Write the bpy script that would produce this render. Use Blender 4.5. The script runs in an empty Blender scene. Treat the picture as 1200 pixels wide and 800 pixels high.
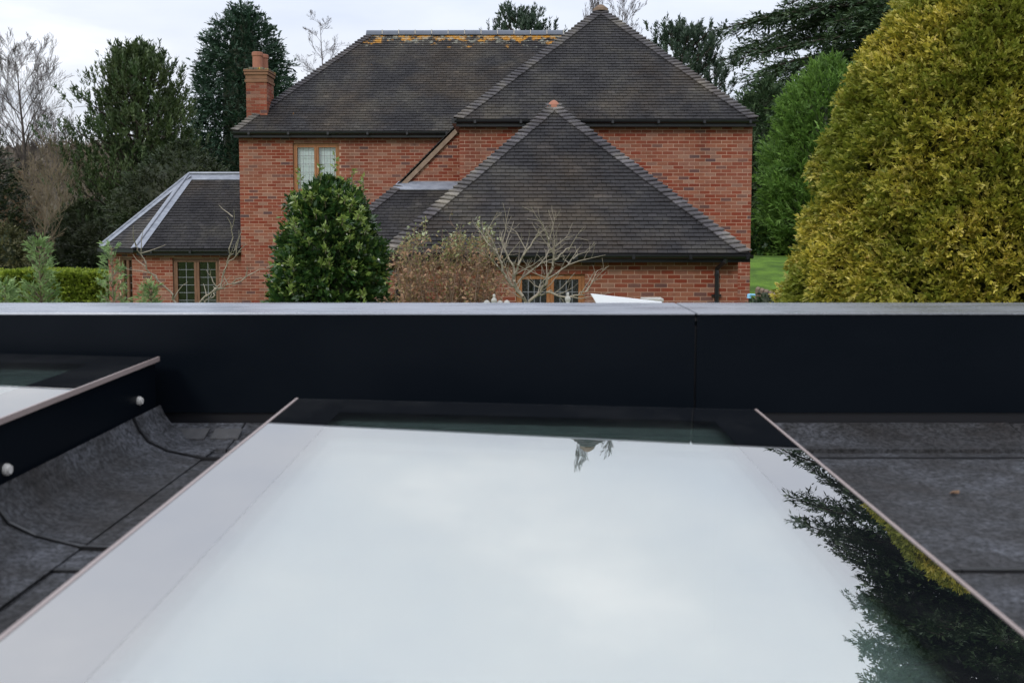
import bpy, math, random
import numpy as np
from mathutils import Vector, Matrix
random.seed(7)
RNG = np.random.default_rng(11)
S = bpy.context.scene
C = S.collection
R = math.radians

# ------------------------------------------------------------------ camera
F_PX, PX0, PY0, HOR = 1150.0, 600.0, 340.0, 260.0
PITCH = math.atan((PY0 - HOR) / F_PX)
CAMZ = 3.0
cam_d = bpy.data.cameras.new('camera'); cam = bpy.data.objects.new('camera', cam_d); C.objects.link(cam)
cam.location = (0, 0, CAMZ); cam.rotation_euler = (R(90) - PITCH, 0, 0)
cam_d.sensor_width = 36; cam_d.lens = F_PX / 1200 * 36
cam_d.shift_y = -(400 - PY0) / 1200
cam_d.clip_start = 0.02; cam_d.clip_end = 6000
cam_d.dof.use_dof = True; cam_d.dof.focus_distance = 17.0; cam_d.dof.aperture_fstop = 8.5
S.camera = cam

def W(px, py, D):
    """world point seen at photograph pixel (px,py) at depth D along +Y"""
    xs = (px - PX0) / F_PX; ys = -(py - PY0) / F_PX
    dy = math.cos(PITCH) + ys * math.sin(PITCH); dz = -math.sin(PITCH) + ys * math.cos(PITCH)
    return Vector((xs / dy * D, D, CAMZ + dz / dy * D))

# ------------------------------------------------------------------ world and sun
wd = bpy.data.worlds.new('World'); S.world = wd; wd.use_nodes = True
nt = wd.node_tree; nt.nodes.clear(); L = nt.links.new
out = nt.nodes.new('ShaderNodeOutputWorld'); bg = nt.nodes.new('ShaderNodeBackground')
sky = nt.nodes.new('ShaderNodeTexSky'); sky.sky_type = 'NISHITA'; sky.sun_disc = False
SUN_EL, SUN_AZ = R(32), R(205)
sky.sun_elevation = SUN_EL; sky.sun_rotation = SUN_AZ; sky.air_density = 1.0; sky.dust_density = 2.0
tc = nt.nodes.new('ShaderNodeTexCoord'); sep = nt.nodes.new('ShaderNodeSeparateXYZ'); L(tc.outputs['Generated'], sep.inputs[0])
def wmath(op, a, b=None, clamp=False):
    n = nt.nodes.new('ShaderNodeMath'); n.operation = op; n.use_clamp = clamp
    for i, v in enumerate((a, b)):
        if v is None: continue
        if isinstance(v, (int, float)): n.inputs[i].default_value = v
        else: L(v, n.inputs[i])
    return n.outputs[0]
zc = wmath('MAXIMUM', sep.outputs[2], 0.0)
grad = wmath('MULTIPLY_ADD', zc, 1.45); nt.nodes[-1].inputs[2].default_value = 1.0      # overcast sky: brighter overhead all round
# flat cloud deck: stretch noise with elevation
den = wmath('ADD', zc, 0.12)
px_ = wmath('DIVIDE', sep.outputs[0], den); py_ = wmath('DIVIDE', sep.outputs[1], den)
cmb = nt.nodes.new('ShaderNodeCombineXYZ'); L(px_, cmb.inputs[0]); L(py_, cmb.inputs[1])
nz = nt.nodes.new('ShaderNodeTexNoise'); nz.inputs['Scale'].default_value = 0.75; nz.inputs['Detail'].default_value = 6; nz.inputs['Roughness'].default_value = 0.52
L(cmb.outputs[0], nz.inputs['Vector'])
cr = nt.nodes.new('ShaderNodeValToRGB'); L(nz.outputs['Fac'], cr.inputs[0])
e = cr.color_ramp.elements; e[0].position = 0.36; e[0].color = (0.585, 0.635, 0.745, 1); e[1].position = 0.72; e[1].color = (0.94, 0.95, 0.99, 1)
m = e = cr.color_ramp.elements.new(0.54); m.color = (0.69, 0.725, 0.80, 1)
mul = nt.nodes.new('ShaderNodeVectorMath'); mul.operation = 'SCALE'; L(cr.outputs[0], mul.inputs[0]); L(grad, mul.inputs['Scale'])
SKY_STRENGTH = 0.1
sc2 = nt.nodes.new('ShaderNodeVectorMath'); sc2.operation = 'SCALE'; L(mul.outputs[0], sc2.inputs[0]); sc2.inputs['Scale'].default_value = 1.10 / SKY_STRENGTH
mix = nt.nodes.new('ShaderNodeMix'); mix.data_type = 'RGBA'; mix.inputs['Factor'].default_value = 0.90
L(sky.outputs[0], mix.inputs['A']); L(sc2.outputs[0], mix.inputs['B']); L(mix.outputs['Result'], bg.inputs[0])
bg.inputs[1].default_value = SKY_STRENGTH; L(bg.outputs[0], out.inputs[0])
sd = bpy.data.lights.new('sun', 'SUN'); sun = bpy.data.objects.new('sun', sd); C.objects.link(sun)
sd.energy = 1.3; sd.angle = R(10); sd.color = (1, 0.965, 0.92)
_d = Vector((math.sin(SUN_AZ) * math.cos(SUN_EL), math.cos(SUN_AZ) * math.cos(SUN_EL), math.sin(SUN_EL)))
sun.rotation_euler = (-_d).to_track_quat('-Z', 'Y').to_euler()
S.view_settings.view_transform = 'Standard'; S.view_settings.look = 'None'; S.view_settings.exposure = 0.0; S.view_settings.gamma = 1
S.render.engine = 'CYCLES'
S.cycles.max_bounces = 8; S.cycles.transparent_max_bounces = 12; S.cycles.glossy_bounces = 5
S.render.resolution_x = 1024; S.render.resolution_y = 682

# ------------------------------------------------------------------ materials
MATS = {}
class NB:
    def __init__(s, name):
        s.m = bpy.data.materials.new(name); s.m.use_nodes = True; s.t = s.m.node_tree; s.t.nodes.clear()
        s.out = s.n('OutputMaterial'); MATS[name] = s.m
    def n(s, kind, **kw):
        x = s.t.nodes.new('ShaderNode' + kind)
        for k, v in kw.items(): setattr(x, k, v)
        return x
    def l(s, a, b): s.t.links.new(a, b)
    def set(s, sock, v):
        if isinstance(v, (int, float)): sock.default_value = v
        elif isinstance(v, tuple): sock.default_value = (*v, 1) if (len(v) == 3 and len(sock.default_value) == 4) else v
        else: s.l(v, sock)
    def pos(s):
        return s.n('NewGeometry').outputs['Position']
    def mapping(s, v, scale):
        q = s.n('Mapping'); s.l(v, q.inputs[0]); q.inputs['Scale'].default_value = scale; return q.outputs[0]
    def noise(s, scale, vec=None, detail=4, rough=0.55, color=False):
        q = s.n('TexNoise'); q.inputs['Scale'].default_value = scale; q.inputs['Detail'].default_value = detail; q.inputs['Roughness'].default_value = rough
        s.l(vec if vec is not None else s.pos(), q.inputs['Vector']); return q.outputs['Fac']
    def ramp(s, fac, stops):
        q = s.n('ValToRGB'); s.l(fac, q.inputs[0]); el = q.color_ramp.elements
        while len(el) < len(stops): el.new(0.5)
        for i, (p, c) in enumerate(stops): el[i].position = p; el[i].color = (*c, 1) if isinstance(c, tuple) else (c, c, c, 1)
        return q.outputs[0]
    def mix(s, f, a, b, mode='MIX'):
        q = s.n('Mix', data_type='RGBA', blend_type=mode); s.set(q.inputs['Factor'], f); s.set(q.inputs['A'], a); s.set(q.inputs['B'], b); return q.outputs['Result']
    def math(s, op, a, b=0.0, clamp=False):
        q = s.n('Math', operation=op, use_clamp=clamp); s.set(q.inputs[0], a); s.set(q.inputs[1], b); return q.outputs[0]
    def attr(s, name='rnd'):
        q = s.n('Attribute', attribute_name=name); return q.outputs['Fac']
    def bump(s, h, strength=0.3, dist=0.01):
        q = s.n('Bump'); q.inputs['Strength'].default_value = strength; q.inputs['Distance'].default_value = dist; s.l(h, q.inputs['Height']); return q.outputs[0]
    def bsdf(s, col, rough=0.7, spec=0.5, normal=None, metal=0.0, link=True, coat=0.0):
        q = s.n('BsdfPrincipled'); s.set(q.inputs['Base Color'], col); s.set(q.inputs['Roughness'], rough); s.set(q.inputs['Specular IOR Level'], spec); s.set(q.inputs['Metallic'], metal)
        if normal is not None: s.l(normal, q.inputs['Normal'])
        if coat: q.inputs['Coat Weight'].default_value = coat
        if link: s.l(q.outputs[0], s.out.inputs[0])
        return q.outputs[0]

def plain(name, col, rough=0.6, spec=0.5, nscale=None, var=0.25, metal=0.0):
    b = NB(name); c = col
    if nscale:
        n = b.noise(nscale); c = b.mix(n, tuple(x * (1 - var) for x in col), tuple(min(1, x * (1 + var)) for x in col))
    b.bsdf(c, rough, spec, metal=metal); return b.m

# brick: colour per brick from attribute
b = NB('brick_clay'); r = b.attr()
col = b.ramp(r, [(0.0, (0.185, 0.036, 0.019)), (0.25, (0.235, 0.052, 0.027)), (0.45, (0.215, 0.070, 0.040)), (0.65, (0.295, 0.112, 0.066)), (0.80, (0.235, 0.098, 0.068)), (0.90, (0.30, 0.165, 0.115)), (0.955, (0.13, 0.060, 0.052)), (1.0, (0.09, 0.055, 0.057))])
n1 = b.noise(1.1, detail=3); n2 = b.noise(55, detail=3)
col = b.mix(b.ramp(n1, [(0.4, 0.0), (0.75, 0.35)]), col, (0.30, 0.145, 0.10))
st = b.noise(1.0, b.mapping(b.pos(), (1.6, 1.6, 0.22)), 5, .65); col = b.mix(b.ramp(st, [(.52, 0.0), (.75, .55)]), col, (0.10, 0.055, 0.040))
col = b.mix(0.35, col, b.ramp(n2, [(0.3, (0.5, 0.5, 0.5)), (0.7, (1, 1, 1))]), 'MULTIPLY')
b.bsdf(col, 0.9, 0.2, b.bump(n2, 0.5, 0.004))
b = NB('mortar'); n1 = b.noise(3); b.bsdf(b.ramp(n1, [(0.3, (0.35, 0.215, 0.155)), (0.7, (0.50, 0.33, 0.245))]), 0.95, 0.1)
# roof tiles
def tile_mat(name, lichen=None, light=1.0, warm=0.5):
    b = NB(name); P = b.pos(); r = b.attr()
    st = b.noise(1.2, b.mapping(P, (1, 1, 0.35)), 5, 0.6)
    c = b.ramp(st, [(0.33, (0.012 * light, 0.0110 * light, 0.0130 * light)), (0.5, (0.026 * light, 0.0242 * light, 0.0252 * light)), (0.68, (0.054 * light, 0.049 * light, 0.041 * light))])
    br = b.noise(0.55, P, 4, 0.6)
    c = b.mix(b.ramp(br, [(0.48, 0.0), (0.70, warm)]), c, (0.070 * light, 0.050 * light, 0.029 * light))
    c = b.mix(0.75, c, b.ramp(r, [(0.0, 0.72), (0.5, 0.92), (0.95, 1.1), (1.0, 1.7)]), 'MULTIPLY')
    fine = b.noise(26, P, 3)
    c = b.mix(0.6, c, b.ramp(fine, [(0.3, 0.6), (0.7, 1.35)]), 'MULTIPLY')
    if lichen:
        z0, x0 = lichen
        sp = b.n('SeparateXYZ'); b.l(P, sp.inputs[0])
        hgt = b.n('MapRange'); b.l(sp.outputs[2], hgt.inputs[0]); hgt.inputs[1].default_value = z0 - 0.75; hgt.inputs[2].default_value = z0 - 0.08; hgt.clamp = True
        ln = b.noise(3.6, P, 4, 0.7)
        f = b.math('ADD', b.math('MULTIPLY', hgt.outputs[0], 0.36), ln)
        c = b.mix(b.ramp(f, [(0.72, 0.0), (0.78, 0.9)]), c, (0.42, 0.20, 0.025))
        l2 = b.noise(5.5, b.mapping(P, (1, 1.3, 1.1)), 3, 0.7)
        f2 = b.math('ADD', b.math('MULTIPLY', hgt.outputs[0], 0.28), l2)
        c = b.mix(b.ramp(f2, [(0.70, 0.0), (0.78, 0.6)]), c, (0.32, 0.32, 0.26))
    b.bsdf(c, 0.7, 0.25); return b.m
tile_mat('roof_tile'); tile_mat('roof_tile_ridge', lichen=(8.25, 0)); tile_mat('hip_tile', light=3.0, warm=0.2)
plain('ridge_blue', (0.075, 0.088, 0.115), 0.45, 0.5, 8); plain('ridge_mortar', (0.5, 0.47, 0.42), 0.9, 0.1, 20)
plain('roof_under', (0.012, 0.011, 0.011), 0.9, 0.1)
plain('terracotta', (0.30, 0.125, 0.078), 0.7, 0.3, 12)
b = NB('chimney_cap'); n = b.noise(9); b.bsdf(b.ramp(n, [(0.45, (0.13, 0.115, 0.09)), (0.58, (0.17, 0.15, 0.09)), (0.64, (0.5, 0.30, 0.03))]), 0.9, 0.2)
b = NB('lead'); n = b.noise(5, b.mapping(b.pos(), (1, 1, 3)), 4); b.bsdf(b.ramp(n, [(0.3, (0.15, 0.165, 0.20)), (0.7, (0.27, 0.29, 0.335))]), 0.42, 0.6, metal=0.25)
plain('gutter_black', (0.010, 0.010, 0.012), 0.35, 0.5)
b = NB('oak'); n = b.noise(14, b.mapping(b.pos(), (3, 3, 0.4)), 4); b.bsdf(b.ramp(n, [(0.3, (0.22, 0.085, 0.028)), (0.7, (0.36, 0.155, 0.055))]), 0.5, 0.4)
b = NB('oak_dark'); n = b.noise(14, b.mapping(b.pos(), (3, 3, 0.4)), 4); b.bsdf(b.ramp(n, [(0.3, (0.12, 0.055, 0.028)), (0.7, (0.20, 0.10, 0.055))]), 0.5, 0.4)
b = NB('verge_board'); n = b.noise(6); b.bsdf(b.ramp(n, [(0.3, (0.17, 0.12, 0.085)), (0.7, (0.30, 0.22, 0.16))]), 0.7, 0.3)
plain('lead_came', (0.22, 0.225, 0.24), 0.5, 0.5); plain('blind', (0.86, 0.90, 0.90), 0.9, 0.1)
plain('dark_room', (0.07, 0.06, 0.05), 0.9, 0.1, 3, .7)
def glass_mat(name, base, tint, k, room_glow=0.0):
    b = NB(name); fr = b.n('Fresnel'); fr.inputs[0].default_value = 1.5
    g = b.n('BsdfGlossy'); g.inputs['Roughness'].default_value = 0.0; g.inputs['Color'].default_value = (1.0, 0.97, 0.945, 1) if 'lower' in name else (1.0, 0.982, 0.955, 1)
    if tint is None:
        d = b.n('BsdfDiffuse'); d.inputs[0].default_value = (0.006, 0.007, 0.009, 1)
    else:
        d = b.n('BsdfTransparent'); d.inputs[0].default_value = (*tint, 1)
        if room_glow:
            dd = b.n('BsdfDiffuse'); dd.inputs[0].default_value = (0.40, 0.58, 0.54, 1) ; m0 = b.n('MixShader'); m0.inputs[0].default_value = room_glow; b.l(d.outputs[0], m0.inputs[1]); b.l(dd.outputs[0], m0.inputs[2]); d = m0  # teal diffuse share painted in for room light coming up through the pane
    if name in ('frit', 'rooflight_glass'):     # dust and dried water marks on the outer face
        P = b.pos(); sm = b.noise(7, b.mapping(P, (1, .6, 1)), 6, .7); sp = b.noise(120, P, 2, .6)
        fac = b.math('ADD', b.ramp(sm, [(.45, .0), (.75, .028)]), b.ramp(sp, [(.70, 0.0), (.76, .10)]))
        du = b.n('BsdfDiffuse'); du.inputs[0].default_value = (.5, .49, .47, 1); m1 = b.n('MixShader'); b.l(fac, m1.inputs[0]); b.l(d.outputs[0], m1.inputs[1]); b.l(du.outputs[0], m1.inputs[2]); d = m1
    f = b.math('ADD', b.math('MULTIPLY', fr.outputs[0], k), base, True)
    mx = b.n('MixShader'); b.l(f, mx.inputs[0]); b.l(d.outputs[0], mx.inputs[1]); b.l(g.outputs[0], mx.inputs[2]); b.l(mx.outputs[0], b.out.inputs[0]); return b.m
glass_mat('window_glass', 0.03, (0.85, 0.92, 0.9), 1.0)
glass_mat('rooflight_glass', 0.40, (0.97, 0.985, 0.97), 0.50)      # coated double glazing: strong mirror
glass_mat('rooflight_glass_lower', 0.56, (0.80, 0.93, 0.90), 0.35, room_glow=0.74)
glass_mat('frit', 0.38, None, 0.50)
plain('glass_edge', (0.30, 0.24, 0.225), 0.35, 0.5, 30, 0.15)
b = NB('powder_coat'); n = b.noise(900, detail=2); s_ = b.noise(2.2, b.mapping(b.pos(), (1, 1, 2)), 4)
b.bsdf(b.mix(s_, (0.0022, 0.0036, 0.0058), (0.0040, 0.0060, 0.0092)), b.ramp(s_, [(0.3, 0.28), (0.7, 0.46)]), 0.06, b.bump(n, 0.12, 0.001))
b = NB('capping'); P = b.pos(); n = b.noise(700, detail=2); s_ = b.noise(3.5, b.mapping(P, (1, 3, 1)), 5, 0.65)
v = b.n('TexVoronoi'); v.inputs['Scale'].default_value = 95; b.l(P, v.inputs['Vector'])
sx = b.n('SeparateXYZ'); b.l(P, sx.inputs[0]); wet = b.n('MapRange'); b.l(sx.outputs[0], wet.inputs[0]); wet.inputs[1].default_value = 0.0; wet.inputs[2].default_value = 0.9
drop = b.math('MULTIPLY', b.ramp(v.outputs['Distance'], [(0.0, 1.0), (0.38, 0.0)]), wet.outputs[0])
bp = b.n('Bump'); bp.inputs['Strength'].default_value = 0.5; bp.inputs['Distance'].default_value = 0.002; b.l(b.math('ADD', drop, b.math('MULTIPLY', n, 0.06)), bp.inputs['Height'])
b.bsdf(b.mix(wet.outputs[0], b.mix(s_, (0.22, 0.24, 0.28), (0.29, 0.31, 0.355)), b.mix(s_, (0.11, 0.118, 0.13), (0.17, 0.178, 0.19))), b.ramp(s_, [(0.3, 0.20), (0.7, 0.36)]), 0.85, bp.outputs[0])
# mineral felt
b = NB('roofing_felt'); P = b.pos(); fine = b.noise(110, P, 3, .8); mid = b.noise(34, P, 5, 0.75); big = b.noise(4.2, P, 6, 0.7)
c = b.ramp(big, [(0.36, (0.014, 0.0125, 0.0125)), (0.5, (0.023, 0.023, 0.025)), (0.64, (0.045, 0.047, 0.054))])
c = b.mix(0.6, c, b.ramp(mid, [(0.35, 0.4), (0.65, 1.5)]), 'MULTIPLY'); c = b.mix(0.8, c, b.ramp(fine, [(0.40, 0.2), (0.60, 2.2)]), 'MULTIPLY')
b.bsdf(c, 0.78, 0.35, b.bump(b.math('ADD', fine, b.math('MULTIPLY', mid, 2.5)), 0.55, 0.004))
plain('felt_joint', (0.008, 0.008, 0.009), 0.4, 0.5, 40); plain('felt_pale', (0.06, 0.06, 0.063), 0.8, 0.3, 60, 0.4)
plain('cap_white', (0.55, 0.53, 0.50), 0.4, 0.5, 60); plain('white_paint', (0.62, 0.66, 0.63), 0.8, 0.2)
plain('white_upvc', (0.80, 0.82, 0.85), 0.35, 0.5); plain('render_white', (0.62, 0.62, 0.60), 0.9, 0.2, 3)
plain('stone_pale', (0.36, 0.35, 0.32), 0.85, 0.2, 25, 0.5); plain('stone_brown', (0.17, 0.12, 0.085), 0.9, 0.2, 18, 0.5); plain('mossy_brick', (0.20, 0.105, 0.062), 0.9, 0.2, 9, 0.5)
plain('blue_plastic', (0.25, 0.55, 0.80), 0.35, 0.5)
# vegetation
def leaf_mat(name, stops, rough=0.55, spec=0.35, trans=0.25, nscale=1.3, mixn=0.45, alt=None):
    b = NB(name); r = b.attr(); n = b.noise(nscale, b.pos(), 4, 0.6)
    c = b.ramp(r, stops)
    if alt: c = b.mix(b.ramp(n, [(0.42, 0.0), (0.62, mixn)]), c, alt)
    p = b.bsdf(c, rough, spec, link=False); t = b.n('BsdfTranslucent'); b.set(t.inputs[0], c)
    mx = b.n('MixShader'); mx.inputs[0].default_value = trans; b.l(p, mx.inputs[1]); b.l(t.outputs[0], mx.inputs[2]); b.l(mx.outputs[0], b.out.inputs[0]); return b.m
leaf_mat('golden_leaf', [(0, (0.07, 0.088, 0.012)), (0.3, (0.24, 0.23, 0.025)), (0.65, (0.52, 0.435, 0.055)), (0.92, (0.80, 0.68, 0.21)), (1, (0.42, 0.21, 0.08))], alt=(0.145, 0.185, 0.020), nscale=1.1, mixn=0.8)
leaf_mat('ley_leaf', [(0, (0.05, 0.10, 0.018)), (0.6, (0.12, 0.22, 0.036)), (1, (0.24, 0.40, 0.08))], alt=(0.06, 0.13, 0.03))
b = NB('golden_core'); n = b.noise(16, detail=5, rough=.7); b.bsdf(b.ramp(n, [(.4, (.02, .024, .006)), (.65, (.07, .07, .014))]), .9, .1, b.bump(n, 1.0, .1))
leaf_mat('wood_leaf', [(0, (0.075, 0.056, 0.048)), (0.6, (0.12, 0.092, 0.078)), (1, (0.17, 0.15, 0.11))], alt=(0.12, 0.115, 0.07), nscale=.03)
leaf_mat('cedar_leaf', [(0, (0.026, 0.050, 0.022)), (0.6, (0.060, 0.105, 0.045)), (1, (0.13, 0.18, 0.075))], alt=(0.024, 0.05, 0.02), trans=0.1)
leaf_mat('pine_leaf', [(0, (0.022, 0.046, 0.014)), (0.6, (0.048, 0.085, 0.026)), (1, (0.10, 0.14, 0.045))], alt=(0.06, 0.07, 0.022), nscale=0.5, trans=0.08)
leaf_mat('pine_blue', [(0, (0.018, 0.036, 0.022)), (0.6, (0.04, 0.068, 0.042)), (1, (0.08, 0.11, 0.07))], trans=0.08)
leaf_mat('seq_leaf', [(0, (0.018, 0.042, 0.026)), (0.6, (0.038, 0.078, 0.046)), (1, (0.075, 0.125, 0.072))], alt=(0.016, 0.04, 0.026), trans=0.08)
leaf_mat('laurel_leaf', [(0, (0.012, 0.034, 0.010)), (0.45, (0.030, 0.075, 0.018)), (0.75, (0.085, 0.15, 0.030)), (1, (0.26, 0.34, 0.065))], rough=0.28, spec=0.6, trans=0.15, alt=(0.02, 0.045, 0.015))
leaf_mat('new_leaf', [(0, (0.035, 0.08, 0.018)), (0.5, (0.10, 0.155, 0.032)), (1, (0.28, 0.36, 0.09))], rough=.3, spec=.5)
leaf_mat('hedge_leaf', [(0, (0.07, 0.11, 0.014)), (0.6, (0.24, 0.32, 0.03)), (1, (0.46, 0.52, 0.07))], alt=(0.08, 0.12, 0.02), nscale=2.5)
leaf_mat('sapling_leaf', [(0, (0.10, 0.17, 0.06)), (0.6, (0.20, 0.30, 0.11)), (1, (0.32, 0.42, 0.18))])
leaf_mat('mixed_leaf', [(0, (0.26, 0.14, 0.08)), (0.3, (0.42, 0.25, 0.15)), (0.5, (0.20, 0.19, 0.07)), (0.75, (0.25, 0.29, 0.13)), (1, (0.50, 0.53, 0.38))])
leaf_mat('copper_leaf', [(0, (0.12, 0.065, 0.035)), (0.6, (0.20, 0.115, 0.06)), (1, (0.27, 0.18, 0.10))])
leaf_mat('dark_leaf', [(0, (0.012, 0.022, 0.009)), (0.6, (0.026, 0.042, 0.015)), (1, (0.05, 0.07, 0.024))], trans=0.1, alt=(0.045, 0.045, 0.02), nscale=0.4)
leaf_mat('olive_leaf', [(0, (0.04, 0.045, 0.018)), (0.6, (0.085, 0.085, 0.035)), (1, (0.14, 0.125, 0.05))], trans=0.1)
leaf_mat('ivy_leaf', [(0, (0.02, 0.035, 0.018)), (0.7, (0.045, 0.07, 0.035)), (1, (0.10, 0.14, 0.07))], rough=0.35)
plain('bark_dark', (0.045, 0.036, 0.028), 0.9, 0.2, 6, 0.4); plain('bark_birch', (0.10, 0.082, 0.078), 0.9, 0.2, 3, 0.5)
plain('bark_olive', (0.17, 0.135, 0.09), 0.9, 0.2, 3, 0.4); plain('bark_pale', (0.27, 0.235, 0.18), 0.9, 0.2, 9, 0.35); plain('bark_red', (0.22, 0.15, 0.11), 0.9, 0.2, 9, 0.35)
b = NB('grass'); P = b.pos(); n = b.noise(1.6, P, 5); f = b.noise(26, P, 3); g = b.noise(0.03, P, 3)
c = b.ramp(n, [(0.35, (0.050, 0.095, 0.014)), (0.65, (0.105, 0.19, 0.022))]); c = b.mix(0.5, c, b.ramp(f, [(0.3, 0.55), (0.7, 1.4)]), 'MULTIPLY')
b.bsdf(c, 0.9, 0.2, b.bump(f, 0.6, 0.05))
b = NB('hillside'); P = b.pos(); n = b.noise(0.05, P, 6, 0.7); f = b.noise(0.5, P, 5, 0.7)
c = b.ramp(n, [(0.38, (0.10, 0.068, 0.052)), (0.5, (0.15, 0.105, 0.085)), (0.62, (0.17, 0.155, 0.095))]); c = b.mix(0.7, c, b.ramp(f, [(0.3, 0.4), (0.7, 1.5)]), 'MULTIPLY'); b.bsdf(c, 0.95, 0.1)
M = MATS

# ------------------------------------------------------------------ mesh helpers
def link(name, me, mat, parent=None, loc=None):
    if mat is not None and not me.materials: me.materials.append(M[mat])
    o = bpy.data.objects.new(name, me); C.objects.link(o)
    if parent is not None: o.parent = parent; o.matrix_parent_inverse = Matrix.Translation(-parent_loc(parent))
    if loc is not None: o.location = loc
    return o
def parent_loc(p):
    v = Vector(p.location)
    if p.parent is not None: v = v - 0 * v + (p.matrix_parent_inverse @ Vector((0, 0, 0))) + parent_loc(p.parent)
    return v
def thing(name, label, cat, loc=(0, 0, 0), group=None):
    o = bpy.data.objects.new(name, None); C.objects.link(o); o.location = loc; o.empty_display_size = 0.2
    o['label'] = label; o['category'] = cat
    if group: o['group'] = group
    return o
def tag(o, label=None, cat=None, group=None, kind=None):
    if label: o['label'] = label
    if cat: o['category'] = cat
    if group: o['group'] = group
    if kind: o['kind'] = kind
    return o
def np_mesh(name, V, Q, att=None, smooth=False):
    """V (n,3), Q (m,k) constant polygon size, att per face"""
    V = np.asarray(V, np.float32); Q = np.asarray(Q, np.int32); k = Q.shape[1]
    me = bpy.data.meshes.new(name); me.vertices.add(len(V)); me.vertices.foreach_set('co', V.ravel())
    me.loops.add(Q.size); me.loops.foreach_set('vertex_index', Q.ravel())
    me.polygons.add(len(Q)); me.polygons.foreach_set('loop_start', np.arange(0, Q.size, k, dtype=np.int32)); me.polygons.foreach_set('loop_total', np.full(len(Q), k, np.int32))
    if smooth: me.polygons.foreach_set('use_smooth', np.ones(len(Q), bool))
    if att is not None:
        a = me.attributes.new('rnd', 'FLOAT', 'FACE'); a.data.foreach_set('value', np.asarray(att, np.float32))
    me.update(calc_edges=True); return me
class MB:
    """collects boxes, prisms and polygons; builds one mesh"""
    def __init__(s): s.v = []; s.f = []; s.a = []
    def poly(s, pts, a=0.5):
        i = len(s.v); s.v += [tuple(p) for p in pts]; s.f.append(tuple(range(i, i + len(pts)))); s.a.append(a)
    def hexa(s, p, a=0.5):
        i = len(s.v); s.v += [tuple(q) for q in p]
        for f in ((0, 3, 2, 1), (4, 5, 6, 7), (0, 1, 5, 4), (1, 2, 6, 5), (2, 3, 7, 6), (3, 0, 4, 7)): s.f.append(tuple(i + k for k in f)); s.a.append(a)
    def box(s, x0, x1, y0, y1, z0, z1, a=0.5):
        s.hexa([(x0, y0, z0), (x1, y0, z0), (x1, y1, z0), (x0, y1, z0), (x0, y0, z1), (x1, y0, z1), (x1, y1, z1), (x0, y1, z1)], a)
    def bar(s, p, q, w, h=None, up=Vector((0, 0, 1)), a=0.5):
        p = Vector(p); q = Vector(q); d = (q - p).normalized(); h = h or w
        if abs(d.dot(up)) > 0.98: up = Vector((0, 1, 0))
        r = d.cross(up).normalized() * w / 2; u = r.cross(d).normalized() * h / 2
        s.hexa([p - r - u, p + r - u, p + r + u, p - r + u, q - r - u, q + r - u, q + r + u, q - r + u], a)
    def lathe(s, c, prof, n=12, a=0.5):
        c = Vector(c); rings = []
        for (r, z) in prof:
            i = len(s.v); s.v += [(c.x + r * math.cos(2 * math.pi * k / n), c.y + r * math.sin(2 * math.pi * k / n), c.z + z) for k in range(n)]; rings.append(i)
        for a_, b_ in zip(rings, rings[1:]):
            for k in range(n): s.f.append((a_ + k, a_ + (k + 1) % n, b_ + (k + 1) % n, b_ + k)); s.a.append(a)
        s.f.append(tuple(rings[0] + k for k in reversed(range(n)))); s.a.append(a); s.f.append(tuple(rings[-1] + k for k in range(n))); s.a.append(a)
    def tube(s, pts, rad, n=8, a=0.5):
        rad = float(rad); pts = [Vector(p) for p in pts]; rings = []
        for i, p in enumerate(pts):
            d = (pts[min(i + 1, len(pts) - 1)] - pts[max(i - 1, 0)]).normalized(); up = Vector((0, 0, 1)) if abs(d.z) < 0.9 else Vector((0, 1, 0))
            r = d.cross(up).normalized(); u = r.cross(d); k0 = len(s.v)
            for k in range(n):
                t = 2 * math.pi * k / n; s.v.append(tuple(p + rad * (math.cos(t) * r + math.sin(t) * u)))
            rings.append(k0)
        for a_, b_ in zip(rings, rings[1:]):
            for k in range(n): s.f.append((a_ + k, a_ + (k + 1) % n, b_ + (k + 1) % n, b_ + k)); s.a.append(a)
        s.f.append(tuple(rings[0] + k for k in range(n))); s.a.append(a); s.f.append(tuple(rings[-1] + k for k in range(n))); s.a.append(a)
    def mesh(s, name, org=(0, 0, 0)):
        me = bpy.data.meshes.new(name); o = Vector(org)
        me.from_pydata([tuple(Vector(v) - o) for v in s.v], [], s.f)
        at = me.attributes.new('rnd', 'FLOAT', 'FACE'); at.data.foreach_set('value', np.array(s.a, np.float32)); me.update(); return me
    def build(s, name, mat, parent=None, bevel=0.0, smooth=False):
        me = s.mesh(name)
        if smooth: me.shade_smooth()
        o = link(name, me, mat, parent)
        if bevel:
            md = o.modifiers.new('bevel', 'BEVEL'); md.width = bevel; md.segments = 2; md.limit_method = 'ANGLE'
        return o
def rects_minus(x0, x1, y0, y1, holes):
    xs = sorted({x0, x1, *[min(max(h[i], x0), x1) for h in holes for i in (0, 1)]}); ys = sorted({y0, y1, *[min(max(h[i], y0), y1) for h in holes for i in (2, 3)]}); out = []
    for xa, xb in zip(xs, xs[1:]):
        for ya, yb in zip(ys, ys[1:]):
            cx, cy = (xa + xb) / 2, (ya + yb) / 2
            if xb - xa < 1e-5 or yb - ya < 1e-5: continue
            if any(h[0] < cx < h[1] and h[2] < cy < h[3] for h in holes): continue
            out.append((xa, xb, ya, yb))
    return out

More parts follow.
